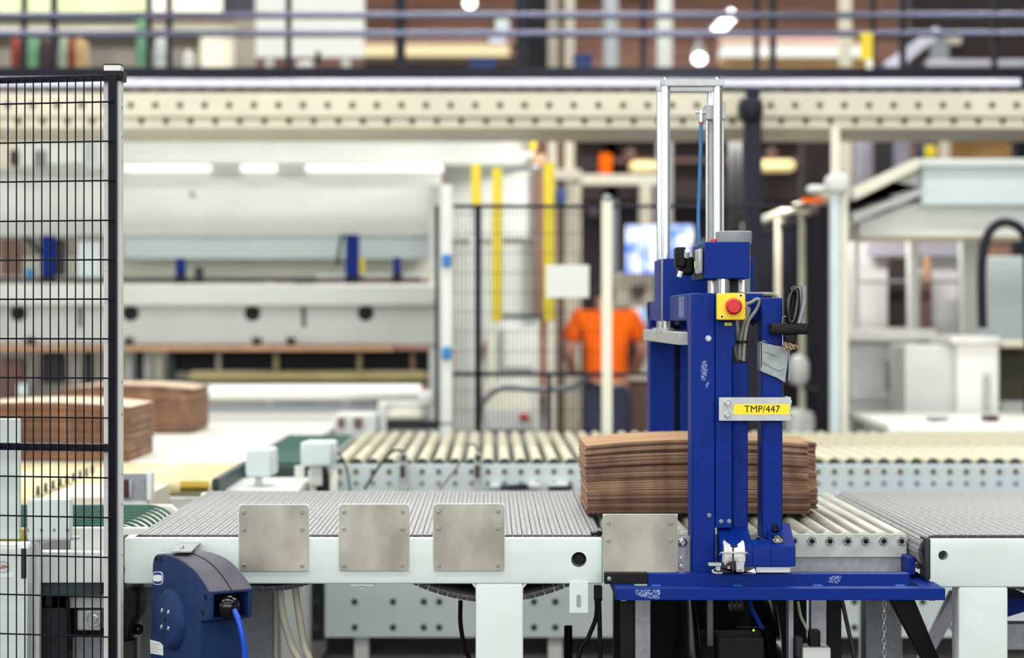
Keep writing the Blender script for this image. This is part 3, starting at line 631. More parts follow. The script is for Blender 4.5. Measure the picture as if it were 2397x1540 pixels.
# ------------------------------------------------------------------ stacks of flat cardboard
def sheet_mesh(w_, d, th, arch, mat, topmat, notch=0.0, nf=.35, nx_=14):
    """one bent cardboard blank, front edge at y=0; the right end of its front strip is set back by notch"""
    b = MB(); rows = [0.0, d * nf, d * nf + .001, d] if notch else [0.0, d]
    def zz(x_): return -arch * (2 * x_ / w_) ** 2
    for layer in (0, 1):
        for ri, y in enumerate(rows):
            wr = w_ - (notch if notch and ri < 2 else 0)
            for i in range(nx_ + 1):
                x_ = -w_ / 2 + wr * i / nx_; b.v.append(Vector((x_, y, zz(x_) + (th if layer else 0))))
    n = nx_ + 1; m = len(rows); off = n * m
    for r_ in range(m - 1):
        for i in range(nx_):
            a = r_ * n + i; b.f.append([a, a + 1, a + n + 1, a + n]); b.f.append([a + off, a + n + off, a + n + 1 + off, a + 1 + off])
    for i in range(nx_):
        b.f.append([i, i + off, i + 1 + off, i + 1]); e = (m - 1) * n + i; b.f.append([e, e + 1, e + 1 + off, e + off])
    for r_ in range(m - 1):
        a = r_ * n; b.f.append([a, a + n, a + n + off, a + off]); a += nx_; b.f.append([a, a + off, a + n + off, a + n])
    me = b.mesh('cardboard_sheet', mat, 0, smooth=False); me.materials.append(MT[topmat])
    for p in me.polygons:
        if p.normal.z > .8: p.material_index = 1
    return me
def bundle(label, x0, x1, y0, y1, z0, z1, n, arch, mats, topmat, notch=0.0, jit=.003, split=None):
    t = thing('cardboard_bundle', label, 'cardboard', ((x0 + x1) / 2, y0, z0)); th = (z1 - z0) / n
    ms = [[sheet_mesh(x1 - x0, y1 - y0, th * .86, arch * (.08 + .92 * a_ / 5), m_, topmat, notch) for m_ in mats] for a_ in range(6)]
    for i in range(n):
        dx = random.uniform(-jit, jit) + (split[1] if split and i < split[0] else 0)
        lv = min(5, int(6 * i / n)); inst('cardboard_sheet', random.choice(ms[lv]), t, ((x0 + x1) / 2 + dx, y0 + random.uniform(-jit, jit), z0 + th * i + arch * (.08 + .92 * lv / 5)), (0, 0, random.uniform(-.004, .004)))
    return t
bundle('brown stack of flat cardboard sheets on the rollers under the blue press', (.262), .925, 6.05, 6.50, .8765, 1.066, 54, .018, ('card_edge', 'card_edge_light', 'card_edge_dark'), 'card_top', .045, .003, (27, .004))
bundle('brown cardboard stack nearer of two seen behind the wire fence', X(-130, 8.6), X(303, 8.6), 8.6, 9.2, .858, 1.07, 40, .02, ('card_edge', 'card_warm'), 'card_top_light')
bundle('brown cardboard stack farther of two standing on the bright table', X(142, 10.7), X(452, 10.7), 10.7, 11.3, .862, 1.075, 40, .02, ('card_edge', 'card_warm'), 'card_top_light')

# ------------------------------------------------------------------ left: machinery behind the fence
gc = thing('cord_conveyor', 'transfer conveyor of round green cords over a pale end pulley', 'conveyor', (-1.2, 5.9, 0))
XE = -.955
for i in range(13):
    y = 5.74 + i * .077; zt_ = .846
    arc = [(XE - .09 + .09 * math.sin(R(a)), zt_ - .09 + .09 * math.cos(R(a))) for a in range(0, 116, 12)]
    MB().tube([(-2.3, y, zt_)] + [(p, y, q) for p, q in arc], .0045, 8).build('green_cord', 'green_belt', gc)
    ga = [(XE - .09 + .08 * math.sin(R(a)), zt_ - .09 + .08 * math.cos(R(a))) for a in range(0, 116, 16)]
    MB().prism([(-1.10, zt_ - .010)] + ga + [(-1.10, zt_ - .125)], 'y', y + .008, y + .066).build('cord_guide', 'cream_light', gc, .001)
MB().prism([(-1.3, .84), (XE - .04, .84), (XE + .035, .77), (XE + .035, .62), (-1.3, .62)], 'y', 6.76, 6.80).build('side_plate', 'machine_white', gc, .003)
MB().prism([(-1.3, .815), (XE - .06, .815), (XE - .0, .75), (XE - .0, .735), (-1.3, .735)], 'y', 5.64, 5.70).build('side_plate', 'machine_white', gc, .003)
MB().box(-2.3, -1.0, 5.72, 6.76, .66, .72).build('frame', 'machine_grey', gc); MB().box(-2.2, -2.1, 5.8, 6.7, 0, .66).build('leg', 'machine_grey', gc); MB().box(-1.12, -1.04, 6.2, 6.7, 0, .66).build('leg', 'machine_grey', gc)
MB().box(-2.3, XE - .06, 5.66, 6.74, .70, .745).build('deck', 'dark_green', gc)
bpx('guard_screen', 'tall narrow white guard panel at the left edge behind the fence', 'panel', [('guard_panel', 'white_paint', -90, 980, 46, 1262, 5.56, .02, .004), ('post', 'machine_grey', -88, 1262, -50, 1280, 5.57, .04)])
jb = bpx('junction_box', 'white square junction box with screw holes beside the green cords', 'box', [('housing', 'white_paint', 62, 1168, 165, 1266, 5.58, .04, .008), ('mounting_arm', 'machine_grey', 70, 1262, 92, 1800, 5.6, .03), ('mounting_tab', 'machine_grey', 150, 1256, 183, 1264, 5.6, .03)])
b = MB()
for a in (64, 97, 127, 158): b.lathe([(0, .0045), (.001, .0045), (.001, .003)], P(a, 1241, 5.58), (0, -1, 0), 12)
b.build('screw', 'galv_grey', jb)
br = thing('brass_roller', 'yellow brass roller poking out behind the white cabinet', 'roller', (X(0, 5.7), 5.7, Z(1280, 5.7)))
MB().cyl((X(-150, 5.7), 5.7, Z(1257, 5.7)), (X(62, 5.7), 5.7, Z(1257, 5.7)), .025, 24).build('tube', 'brass', br); MB().cyl((X(60, 5.7), 5.7, Z(1257, 5.7)), (X(70, 5.7), 5.7, Z(1257, 5.7)), .012, 16).build('axle', 'galv_grey', br)
wc = bpx('cabinet', 'white machine cabinet with a round red emblem at the lower left', 'cabinet', [('body', 'white_paint', -90, 1281, 64, 1840, 5.5, .16, .006), ('slot', 'charcoal', 49, 1284, 61, 1354, 5.496, .006, .002)])
b = MB(); b.tube([P(7 + 13 * math.cos(t), 1327 + 13 * math.sin(t), 5.4985) for t in [2 * math.pi * i / 30 for i in range(31)]], .0008, 5); em = b.build('emblem_ring', 'cable_grey', wc)
MB().tube([P(a, c, 5.498) for a, c in ((-4, 1332), (-1, 1322), (2, 1331), (5, 1322), (8, 1331), (11, 1322), (14, 1328), (17, 1325))], .0016, 6).build('emblem_mark', 'red', wc)
MB().px(-12, 1340, 31, 1352, 5.4992, .0006).build('notice', 'paper', wc)
gm = bpx('drive_unit', 'dark drive machinery with a round silver motor face behind the fence', 'machine', [
    ('housing', 'charcoal', 66, 1290, 160, 1830, 5.72, .3, .006), ('upper_frame', 'machine_white', 165, 1235, 345, 1362, 5.705, .028, .004), ('plate', 'machine_grey', 100, 1362, 250, 1378, 5.74, .2), ('dark_bay', 'black', 160, 1378, 262, 1500, 5.8, .2),
    ('lower_plate', 'galv_grey', 150, 1490, 262, 1830, 5.78, .2), ('cable_duct', 'charcoal', 104, 1290, 122, 1420, 5.70, .03), ('bracket', 'galv', 88, 1290, 100, 1390, 5.70, .03), ('motor_body', 'galv', 180, 1428, 236, 1476, 5.72, .1, .004)])
MB().lathe([(0, .021), (.006, .021), (.006, .016), (.002, .0155), (.002, .011), (.01, .011), (.01, .006)], P(219, 1449, 5.72), (0, -1, 0), 28).build('motor_face', 'steel', gm)
MB().tube(spline([P(150, 1290, 5.69), P(163, 1340, 5.69), P(158, 1400, 5.69), P(165, 1520, 5.69)]), .006, 8).build('cable', 'black', gm)
g2 = thing('gear_motor', 'black gear motor with a round end knob below the conveyor corner', 'motor', P(305, 1830, 5.62))
MB().pxpoly([(285, 1368), (318, 1374), (327, 1400), (326, 1440), (312, 1462), (305, 1500), (285, 1505)], 5.6, .12).build('housing', 'black', g2, .01); MB().cyl(P(300, 1473, 5.64), P(322, 1473, 5.64), .011, 14).ball(P(324, 1473, 5.64), .014, 14).build('knob', 'black_gloss', g2)
MB().px(288, 1500, 312, 1830, 5.62, .06).build('stand', 'charcoal', g2)
bpx('equipment_screen', 'grey upright panel with a pale edge behind the hose reel', 'panel', [('panel', 'galv_grey', 330, 1375, 645, 1900, 6.4, .02), ('edge', 'cream', 641, 1380, 650, 1900, 6.38, .03)])
for lab, pts in (('left of two cream hoses hanging under the conveyor', [(655, 1372), (662, 1440), (682, 1510), (705, 1580)]), ('right of two cream hoses hanging under the conveyor', [(690, 1372), (700, 1440), (712, 1510), (730, 1580)])):
    tag(MB().tube(spline([P(a, c, 5.75) for a, c in pts] + [P(pts[-1][0] + 8, 1850, 5.75)]), .0095, 10).build('hose', 'cream', None), lab, 'hose', 'cream hoses under the conveyor')
for lab, pts, Y, r_ in (('thin black cable hanging left of the white conveyor leg', [(1078, 1405), (1078, 1460), (1088, 1520), (1102, 1580), (1110, 1900)], 5.8, .006), ('thin black cable hanging just left of the blue press', [(1396, 1372), (1396, 1440), (1378, 1490), (1352, 1560), (1340, 1900)], 5.7, .006), ('black cable with a plug beside the blue press', [(1402, 1400), (1404, 1480), (1405, 1560), (1405, 1880)], 5.66, .006)):
    t = tag(MB().tube(spline([P(a, c, Y) for a, c in pts]), r_, 8).build('cable', 'black', None), lab, 'cable')
MB().px(1391, 1372, 1410, 1408, 5.66, .03).build('plug', 'charcoal', t, .003)
sp_ = tag(MB().lathe([(0, .011), (.3, .011)], P(1330, 1800, 6.0), (0, 0, 1), 14).build('threaded_rod', 'black', None), 'black threaded rod standing right of the white conveyor leg', 'rod')
b = MB()
for i in range(28): b.lathe([(0, .011), (.002, .0125), (.004, .011)], P(1330, 1468 + i * 4.2, 6.0), (0, 0, 1), 12, False)
b.build('thread', 'black', sp_); MB().cyl(P(1330, 1800, 6.0), P(1330, 1466, 6.0), .011, 14).build('shaft', 'black', sp_)

# sensor bracket in front of the yellow rollers
sb = bpx('photo_sensor', 'dark red photo sensor on a folded grey bracket right of the fence post', 'sensor', [('bracket', 'galv_grey', 250, 1108, 345, 1172, 6.99, .01, .003), ('bracket_side', 'machine_white', 343, 1106, 355, 1172, 6.96, .06), ('sensor', 'dark_red', 289, 1122, 302, 1166, 6.97, .03, .003), ('sensor_edge', 'alu', 302, 1122, 307, 1166, 6.97, .03), ('stand', 'machine_grey', 255, 1172, 345, 1650, 6.985, .03)])

# ------------------------------------------------------------------ left: bright wide table with yellow rollers
tz = .855
yt = thing('roller_table', 'wide table of pale yellow rollers carrying the nearer cardboard stack', 'table', (-2.0, 7.2, 0))
YRM = MB().cyl((-2.15, 0, 0), (0, 0, 0), .026, 14).mesh('roller', 'yellow_roller')
i = 0
y = 7.0
while y < 8.6:
    xr = -1.47 if y < 7.62 else -.985
    if y < 7.62: inst('roller', YRM, yt, (xr, y, tz - .031))
    else: inst('roller', YRM, yt, (xr, y, tz - .031))
    y += .068
TTM = MB().box(-3.2, -.985, 8.62, 10.7, tz - .03, tz).build('table_top', 'table_white', yt, .004)
for k in range(9): MB().prism([(7.02 + k * .12, tz - .005), (7.035 + k * .12, tz + .024), (7.05 + k * .12, tz - .005)], 'x', -1.468, -1.459).build('comb_tooth', 'dark_green', yt)
MB().box(-1.45, -1.12, 7.02, 7.6, .70, tz - .01).build('cover', 'cream', yt, .004)
MB().box(-3.2, -.975, 7.60, 7.64, .62, tz - .06).build('front_rail', 'machine_white', yt, .004); MB().box(-3.2, -1.47, 6.94, 6.97, .62, tz - .05).build('front_rail', 'machine_white', yt, .004)
MB().cyl((-1.08, 7.58, tz - .02), (-.985, 7.58, tz - .02), .02, 12).build('end_roller', 'brass', yt)
for a, c in ((-3.1, 7.7), (-1.1, 7.7), (-3.1, 10.5), (-1.1, 10.5)): MB().box(a - .04, a + .04, c - .04, c + .04, 0, .65).build('leg', 'machine_grey', yt)
MB().box(-3.2, -.98, 7.66, 10.7, .66, .76).build('frame', 'machine_grey', yt)
ft = thing('feed_table', 'bright white feed table in front of the long press', 'table', (-2, 11.8, 0))
MB().box(-3.5, -.83, 10.74, 13.1, tz - .04, tz).build('table_top', 'table_white', ft, .01)
for a, c in ((-3.4, 10.9), (-.9, 10.9), (-3.4, 12.9), (-.9, 12.9)): MB().box(a - .04, a + .04, c - .04, c + .04, 0, tz - .04).build('leg', 'machine_grey', ft)
MB().box(-3.5, -.83, 10.72, 10.76, tz - .10, tz - .042).build('edge', 'gold_bar', ft)

# green transfer belt table with two junction boxes
tg = thing('transfer_table', 'dark green cord transfer table beside the bright white table', 'conveyor', (-.85, 9.4, 0))
MB().box(-.965, -.67, 8.55, 10.62, .80, .84).build('deck', 'dark_green', tg)
for i in range(26): MB().cyl((-.965, 8.62 + i * .078, .846), (-.665, 8.62 + i * .078, .846), .009, 8).build('green_cord', 'green_belt', tg)
MB().box(-.985, -.962, 7.7, 10.62, .79, .853).build('edge_strip', 'dark_green', tg)
MB().box(-.70, -.66, 8.7, 10.62, .70, .85).build('side_rail', 'machine_grey', tg)
MB().box(-.97, -.70, 7.9, 8.5, .66, .80).build('cover', 'machine_white', tg, .01); MB().prism([(-.97, .70), (-.66, .70), (-.74, .66), (-.97, .66)], 'y', 7.8, 8.4).build('ledge', 'pale_blue', tg, .004)
for k in range(3): MB().lathe([(0, .07), (.03, .07)], (-.70 + k * .04, 8.34, .77), (1, .1, 0), 20).build('pulley', 'cream_light' if k % 2 == 0 else 'black', tg, .004)
MB().box(-.95, -.70, 8.0, 10.5, .02, .66).build('base', 'machine_grey', tg)
for lab, (x0, y0, x1, y1), Y in (('white rounded junction box nearer to the bright table', (574, 1050, 634, 1117), 8.0), ('white rounded junction box next to the first roller', (703, 1034, 776, 1092), 8.2)):
    t = bpx('junction_box', lab, 'box', [('cover', 'pale_blue', x0, y0, x1, y1, Y, .05, .012), ('back', 'machine_white', x0 + 8, y0 - 1, x1 + 10, y1 - 4, Y + .05, .12, .012), ('pillar', 'machine_grey', x0 + 22, y1, x1 - 22, y1 + 45, Y + .04, .04)], 'junction boxes by the roller line')

# ------------------------------------------------------------------ long roller conveyor across the middle
MY0, MY1 = 8.45, 10.5
lr = thing('roller_conveyor', 'long cream roller conveyor crossing behind the foreground belts', 'conveyor', (.8, 8.45, 0))
MZ = Z(1084, MY0)
MRM = MB().cyl((0, 0, 0), (0, MY1 - MY0 - .02, 0), .0225, 16).mesh('roller', 'roller_cream')
CAP = MB().lathe([(0, .024), (.012, .024)], (0, 0, 0), (0, 1, 0), 14).mesh('bearing', 'dark_green'); MBO = MB().lathe([(0, .011), (.012, .009)], (0, 0, 0), (0, -1, 0), 10).mesh('bolt', 'bronze')
HOL = MB().lathe([(0, .011), (.004, .011), (.004, .006)], (0, 0, 0), (0, -1, 0), 12).mesh('bolt', 'galv_grey')
DOT = MB().lathe([(0, .0125), (.003, .0125), (.004, .010)], (0, 0, 0), (0, -1, 0), 12).mesh('bolt', 'dark_green')
px_ = 795
while px_ < 2780:
    xx = X(px_, MY0); r_ = inst('roller', MRM, lr, (xx, MY0 + .02, MZ - .004)); inst('bearing', CAP, r_, (xx, MY0 + .004, MZ - .006)); inst('bolt', MBO, lr, (xx, MY0, MZ - .032)); inst('bolt', HOL, lr, (xx, MY0, Z(1131, MY0))); px_ += 38.6
MB().box(X(760, MY0), X(2800, MY0), MY0, MY0 + .02, Z(1492, MY0), Z(1086, MY0)).build('side_panel', 'pale_blue', lr, .003)
MB().box(X(760, MY0), X(2800, MY0), MY1, MY1 + .02, .4, MZ - .03).build('side_panel', 'pale_blue', lr, .003)
MB().box(X(690, MY0), X(712, MY0), MY0, MY0 + .02, .4, Z(1090, MY0)).build('end_plate', 'machine_white', lr, .003)
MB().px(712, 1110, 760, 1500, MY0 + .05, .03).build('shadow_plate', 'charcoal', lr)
for a in (740, 830, 920, 992, 1028, 1250, 1300, 1480, 1960, 2000, 2160, 2230):
    for c in (1408, 1468): inst('bolt', DOT, lr, P(a, c, MY0))
for a in (846, 1300, 1800, 2300): MB().px(a - 17, 1490, a + 17, 1608, MY0 + .03, .06).build('foot', 'machine_white', lr, .004)
MB().box(X(760, MY0), X(2800, MY0), MY0 + .1, MY0 + .14, .10, .19).build('lower_beam', 'charcoal', lr)
for (a, lab, cab) in ((758, 'leftmost of three red eyed photo sensors along the roller line', [(768, 1062), (782, 1056), (800, 1070), (812, 1100), (820, 1150)]), (943, 'middle of three red eyed photo sensors along the roller line', [(943, 1058), (930, 1053), (912, 1062), (885, 1095), (853, 1145)]), (1118, 'rightmost of three red eyed photo sensors along the roller line', [(1118, 1058), (1112, 1042), (1098, 1042), (1075, 1085), (1030, 1145)])):
    t = bpx('photo_sensor', lab, 'sensor', [('bracket', 'galv', a - 9, 1062, a + 11, 1150, 8.36, .02, .002), ('eye', 'dark_red', a - 6, 1090, a + 4, 1117, 8.345, .02, .002), ('plug', 'charcoal', a - 3, 1064, a + 5, 1080, 8.34, .02, .003), ('bracket_foot', 'galv', a - 9, 1146, a + 11, 1152, 8.36, .09)], 'photo sensors along the roller line')
    MB().tube(spline([P(u, v, 8.335) for u, v in cab]), .0052 if a != 758 else .004, 8).build('cable', 'charcoal' if a != 1118 else 'cable_grey', t)
b = thing('power_cable', 'dark cable bundle with pale plugs behind the far edge of the belt', 'cable', P(1200, 1150, 8.2))
MB().pxpoly([(1170, 1138), (1232, 1134), (1240, 1142), (1225, 1146), (1172, 1145)], 8.4, .05).build('sleeve', 'rail_dark', b, .006); MB().pxpoly([(1285, 1142), (1340, 1138), (1340, 1146), (1280, 1146)], 8.4, .05).build('sleeve', 'rail_dark', b, .006)
for q_ in ((1146, 1134, 1170, 1144), (1238, 1131, 1266, 1143), (1286, 1132, 1330, 1139)): MB().px(*q_, 8.4, .05).build('plug', 'machine_white', b, .006)

# ================================================================== BACKGROUND
# ------------------------------------------------------------------ long white press across the back left
lp_ = thing('press_line', 'long pale grey press with round black holes across the back left', 'machine', (X(450, 13.5), 13.5, 0))
def bp(name, mat, x0, y0, x1, y1, Y, d, bev=.006, parent=None): return MB().px(x0, y0, x1, y1, Y, d).build(name, mat, parent or lp_, bev)
lb_ = bp('lower_beam', 'machine_grey', -300, 716, 1022, 806, 13.5, .5)
b = MB()
for a in (-222, 43, 306, 591, 856):
    h_ = MB().lathe([(-.03, .048), (.006, .050), (.006, .046)], P(a, 733, 13.5), (0, -1, 0), 28); h_.build('round_hole', 'black', lb_)
for a in (187, 710): bp('slot', 'dark_green', a - 4, 718, a + 5, 765, 13.49, .02, 0, lb_)
for a in (70, 300, 600, 680): bp('clamp', 'charcoal', a - 10, 790, a + 10, 808, 13.47, .05, .01, lb_)
ub_ = bp('upper_beam', 'machine_white', -300, 664, 1022, 716, 13.36, .6, .02)
bp('guide_rail', 'charcoal', -300, 650, 985, 659, 13.5, .04); bp('guide_rail', 'alu', 740, 641, 985, 651, 13.48, .05)
bp('edge_strip', 'orange_edge', -300, 808, 920, 822, 13.45, .3)
bp('main_panel', 'machine_white', -300, 402, 1030, 552, 13.85, .5, .01); bp('back_strip', 'pale_blue', 286, 550, 1016, 606, 13.95, .3); bp('rear_wall', 'cream_light', -300, 600, 1016, 655, 14.3, .1)
bp('upper_panel', 'machine_white', 60, 310, 1250, 386, 14.05, .4, .02)
for a, c in ((286, 492), (563, 646), (716, 1036)): bp('ledge_glint', 'ledge_shine', a, 386, c, 401, 13.75, .1, .005)  # reflection along the ledge top, put in as glowing white strips
bp('end_marker', 'sign_yellow', 1238, 314, 1256, 352, 14.0, .05, .02); bp('end_bracket', 'orange_edge', 1248, 362, 1276, 384, 14.0, .05, .01)
bp('ledge', 'machine_grey', -300, 390, 1036, 402, 13.8, .3)
bp('throat', 'black', 400, 820, 1004, 870, 14.0, .1); bp('gold_bar', 'gold_bar', 440, 868, 1000, 893, 13.7, .15, .03); bp('throat_floor', 'dark_green', 300, 892, 1004, 901, 13.6, .3)
for a, m_ in ((505, 'cream'), (640, 'gold_bar'), (835, 'gold_bar'), (960, 'orange_edge')): bp('throat_tool', m_, a, 828, a + 12, 866, 13.95, .05)
MB().cyl(P(450, 920, 13.2), P(985, 920, 13.2), .052, 24).build('feed_roll', 'table_white', lp_)
bp('feed_roll_bed', 'galv_grey', 455, 948, 900, 966, 13.15, .2)
bp('side_frame', 'machine_white', 1004, 430, 1035, 1262, 13.6, .6, .01); bp('side_frame', 'machine_white', -330, 402, -300, 1262, 13.6, .6)
bp('base', 'machine_grey', -300, 966, 1004, 1262, 13.75, .5)
for a, m_ in ((300, 'machine_white'), (325, 'charcoal'), (345, 'machine_white'), (372, 'cream_light'), (400, 'dark_green'), (140, 'machine_white'), (175, 'machine_white'), (205, 'charcoal'), (65, 'machine_white')): bp('upright', m_, a - 9, 822, a + 9, 900, 13.9, .06)
bp('dark_bracket', 'charcoal', 95, 825, 150, 898, 13.7, .1, .02); bp('cover_block', 'brown_panel', 0, 838, 55, 930, 13.6, .1, .02); bp('cover_block', 'pale_blue', 40, 898, 62, 928, 13.4, .1)
for a in (1016,): bp('gap', 'dark_green', 1019, 480, 1027, 1000, 13.3, .02)
for (x0, y0, x1, y1, lab) in ((95, 550, 126, 646, 'tall blue tool block seen through the fence'), (808, 548, 840, 648, 'tall blue tool block with a yellow tab on the press'), (410, 604, 432, 642, 'short blue tool block left of the middle of the press'), (920, 602, 938, 638, 'short blue tool block at the right end of the press')):
    t = bpx('tool_block', lab, 'tool', [('body', 'blue', x0, y0, x1, y1, 13.42, .08, .01), ('shoe', 'rail_dark', x0 - 2, y1, x1 + 2, 664, 13.42, .06, .01)], 'blue tool blocks on the press')
    if x0 == 808: MB().px(838, 604, 852, 642, 13.45, .05).build('yellow_tab', 'sign_yellow', t); MB().tube([P(789, 620, 13.45), P(800, 552, 13.45), P(808, 550, 13.45)], .012, 8).build('hose', 'dark_green', t)
    if x0 == 95: MB().tube([P(60, 556, 13.45), P(75, 570, 13.45), P(96, 590, 13.45)], .016, 8).build('hose', 'charcoal', t)
for (x0, y0, x1, y1, m_, lab) in ((0, 560, 50, 645, 'brown_panel', 'brown carton on the press ledge at the far left'), (128, 560, 152, 645, 'charcoal', 'dark column part beside the blue tool block'), (58, 628, 78, 648, 'latch_blue', 'small sky blue box left of the tall blue tool block'), (180, 565, 235, 650, 'pale_blue', 'pale blue control housing seen just left of the fence post'), (455, 625, 475, 663, 'charcoal', 'small dark clamp on the press rail')):
    bpx('press_fitting', lab, 'fitting', [('body', m_, x0, y0, x1, y1, 13.46, .05, .01)])
for (x0, y0, x1, y1, m_, lab, Y) in ((196, 292, 240, 392, 'pale_white', 'bright white cylinder above the press behind the fence', 13.5), (0, 300, 38, 330, 'lilac', 'white tray above the press at the far left', 13.4), (22, 350, 40, 388, 'dark_red', 'dark red can on top of the press', 13.7), (78, 350, 106, 388, 'galv_grey', 'grey canister on top of the press', 13.7)):
    if x0 == 196: tag(MB().cyl(P(218, 392, Y), P(218, 292, Y), .058, 24).build('tank', m_, None), lab, 'tank')
    else: bpx('press_fitting', lab, 'fitting', [('body', m_, x0, y0, x1, y1, Y, .08, .01)])
MB().px(-300, 296, 286, 392, 14.6, .2).build('rear_cover', 'cream', lp_); MB().pxpoly([(120, 296), (200, 340), (200, 390), (140, 390)], 14.4, .1).build('rear_cover', 'wood', lp_); MB().px(42, 330, 76, 390, 14.3, .1).build('rear_cover', 'machine_white', lp_)
inst('bolt', bolt_mesh('bolt', .018, .02, 'galv_grey'), lp_, P(450, 455, 13.85))
bpx('stop_bracket', 'grey roller bracket unit right of the white feed table', 'machine', [('frame', 'machine_grey', 885, 940, 1000, 960, 11.6, .2), ('arm', 'machine_white', 885, 945, 905, 1010, 11.5, .1), ('bar', 'cream_light', 905, 962, 990, 984, 11.5, .1, .02), ('under_bar', 'charcoal', 905, 986, 1020, 1005, 11.5, .2), ('motor', 'machine_white', 978, 915, 1015, 955, 11.5, .1, .03), ('stand', 'machine_grey', 890, 1010, 910, 1368, 11.5, .1)])
bpx('cabinet', 'low white cabinet with two small grey windows behind the rollers', 'cabinet', [('body', 'machine_white', 782, 970, 880, 1370, 11.4, .4, .01), ('meter', 'brown_panel', 790, 978, 806, 1000, 11.38, .02), ('meter', 'brown_panel', 828, 978, 848, 1002, 11.38, .02)])

# ------------------------------------------------------------------ light curtain gate and mesh fence in the middle
FY = 11.0
mf = thing('machine_fence', 'black mesh safety fence with white posts in front of the yellow bars', 'fence', (X(1220, FY), FY, 0))
def fp(name, mat, x0, y0, x1, y1, Y=FY, d=.04, parent=None, bev=.004): return MB().px(x0, y0, x1, y1, Y, d).build(name, mat, parent or mf, bev)
fp('post', 'cream_light', 1409, 470, 1433, 1403); MB().ball(P(1421, 466, FY + .02), .026, 14).build('post_cap', 'galv_grey', mf)
fp('post', 'machine_white', 1033, 432, 1058, 1403, FY, .05); fp('post', 'black', 1111, 482, 1127, 1403)
for y in (478, 872): fp('frame_rail', 'rail_dark', 1060, y, 1410, y + 9)
fp('frame_upright', 'rail_dark', 1018, 480, 1027, 1403); fp('frame_rail', 'rail_dark', 1027, 988, 1060, 996); fp('frame_upright', 'rail_dark', 1283, 872, 1292, 1010)
for y in (595, 812):
    l_ = fp('latch', 'latch_blue', 1034, y, 1056, y + 30, FY - .03, .03, None, .012); fp('latch_arm', 'galv', 1056, y - 2, 1078, y + 3, FY - .02, .02, l_)
b = MB(); xx = 1066
while xx < 1408: b.px(xx, 484, xx + 1.5, 1400, FY + .015, .003); xx += 9.3
for k in range(20): b.px(1060, 500 + k * 46, 1410, 501.5 + k * 46, FY + .012, .003)
b.build('mesh', 'rail_dark', mf, smooth=False)['kind'] = 'stuff'
b = MB(); xx = 1434
while xx < 1520: b.px(xx, 484, xx + 1.3, 1400, FY + .015, .003); xx += 9.3
b.build('mesh', 'rail_dark', mf, smooth=False)['kind'] = 'stuff'
fp('frame_rail', 'rail_dark', 1433, 478, 1900, 486); fp('frame_rail', 'rail_dark', 1433, 872, 1520, 880)
tag(MB().px(1278, 620, 1379, 697, FY - .02, .012).build('sign', 'machine_white', None, .003), 'blank white rectangular sign hung on the middle mesh fence', 'sign')
lc = bpx('light_curtain', 'tall yellow light curtain frame behind the middle mesh fence', 'gate', [('yellow_bar', 'sign_yellow', 1152, 392, 1176, 752, 12.2, .05, .01), ('yellow_bar', 'sign_yellow', 1272, 380, 1298, 752, 12.2, .05, .01), ('yellow_bar', 'sign_yellow', 1103, 383, 1126, 484, 12.2, .05, .01), ('lower_bar', 'dark_green', 1176, 736, 1274, 746, 12.2, .04), ('upper_bar', 'galv_grey', 1176, 392, 1272, 400, 12.2, .04), ('mid_bar', 'galv_grey', 1176, 556, 1272, 562, 12.2, .04), ('stand', 'cream_light', 1140, 752, 1160, 1340, 12.2, .08), ('stand', 'cream_light', 1282, 752, 1300, 1340, 12.2, .08), ('stand', 'machine_white', 1100, 484, 1116, 1340, 12.3, .08)])
bpx('white_machine', 'white machine block with grey panels behind the yellow bars', 'machine', [('upper_body', 'machine_white', 1040, 386, 1262, 560, 14.55, .5), ('lower_body', 'machine_grey', 1060, 560, 1262, 1240, 14.6, .4), ('recess', 'brown_panel', 1248, 400, 1272, 736, 14.5, .05), ('panel', 'machine_white', 1180, 765, 1250, 860, 14.56, .05), ('dark_slot', 'charcoal', 1150, 780, 1160, 900, 14.56, .05), ('panel', 'cream_light', 1130, 900, 1240, 960, 14.54, .06), ('red_box', 'shelf_red', 1136, 800, 1146, 830, 14.55, .05)])
bpx('column', 'cream double column behind the blank white sign', 'column', [('flange', 'cream', 1285, 300, 1303, 1165, 17.2, .1), ('flange', 'cream', 1322, 300, 1341, 1165, 17.2, .1), ('web', 'brown_panel', 1303, 300, 1322, 1165, 17.25, .04), ('cap', 'cream', 1280, 396, 1360, 420, 17.1, .2)])
bpx('cable_bridge', 'cream cable duct beam in front of the dark hall', 'beam', [('beam', 'cream_light', 1300, 408, 1560, 432, 17.8, .15), ('post', 'cream', 1498, 432, 1526, 1150, 17.8, .12), ('post', 'cream', 1345, 420, 1360, 1150, 17.8, .12)])
bpx('white_cover', 'white sloping cover behind the rollers left of the fence post', 'cover', [('sheet', 'machine_white', 1135, 958, 1250, 1010, 11.9, .2, .02), ('red_cap', 'red', 1215, 968, 1240, 984, 11.85, .1, .02), ('stand', 'machine_grey', 1150, 1010, 1240, 1350, 11.95, .1)])
tag(MB().tube(spline([P(1122, 960, 11.05), P(1140, 930, 11.1), P(1180, 908, 11.12), P(1260, 912, 11.12), P(1340, 905, 11.1), P(1380, 878, 11.04)]), .016, 8).build('air_hose', 'galv_grey', None), 'grey hose arching low behind the middle mesh fence', 'hose')
bpx('console', 'cream control console at the worker', 'console', [('body', 'brown_panel', 1445, 890, 1520, 1195, 16.05, .5), ('top', 'cream_light', 1440, 876, 1522, 890, 16.0, .6), ('monitor', 'screen_small', 1478, 720, 1514, 766, 16.3, .05), ('stand', 'charcoal', 1490, 766, 1500, 872, 16.3, .05), ('black_pad', 'black', 1452, 866, 1490, 876, 16.05, .2, .01)])
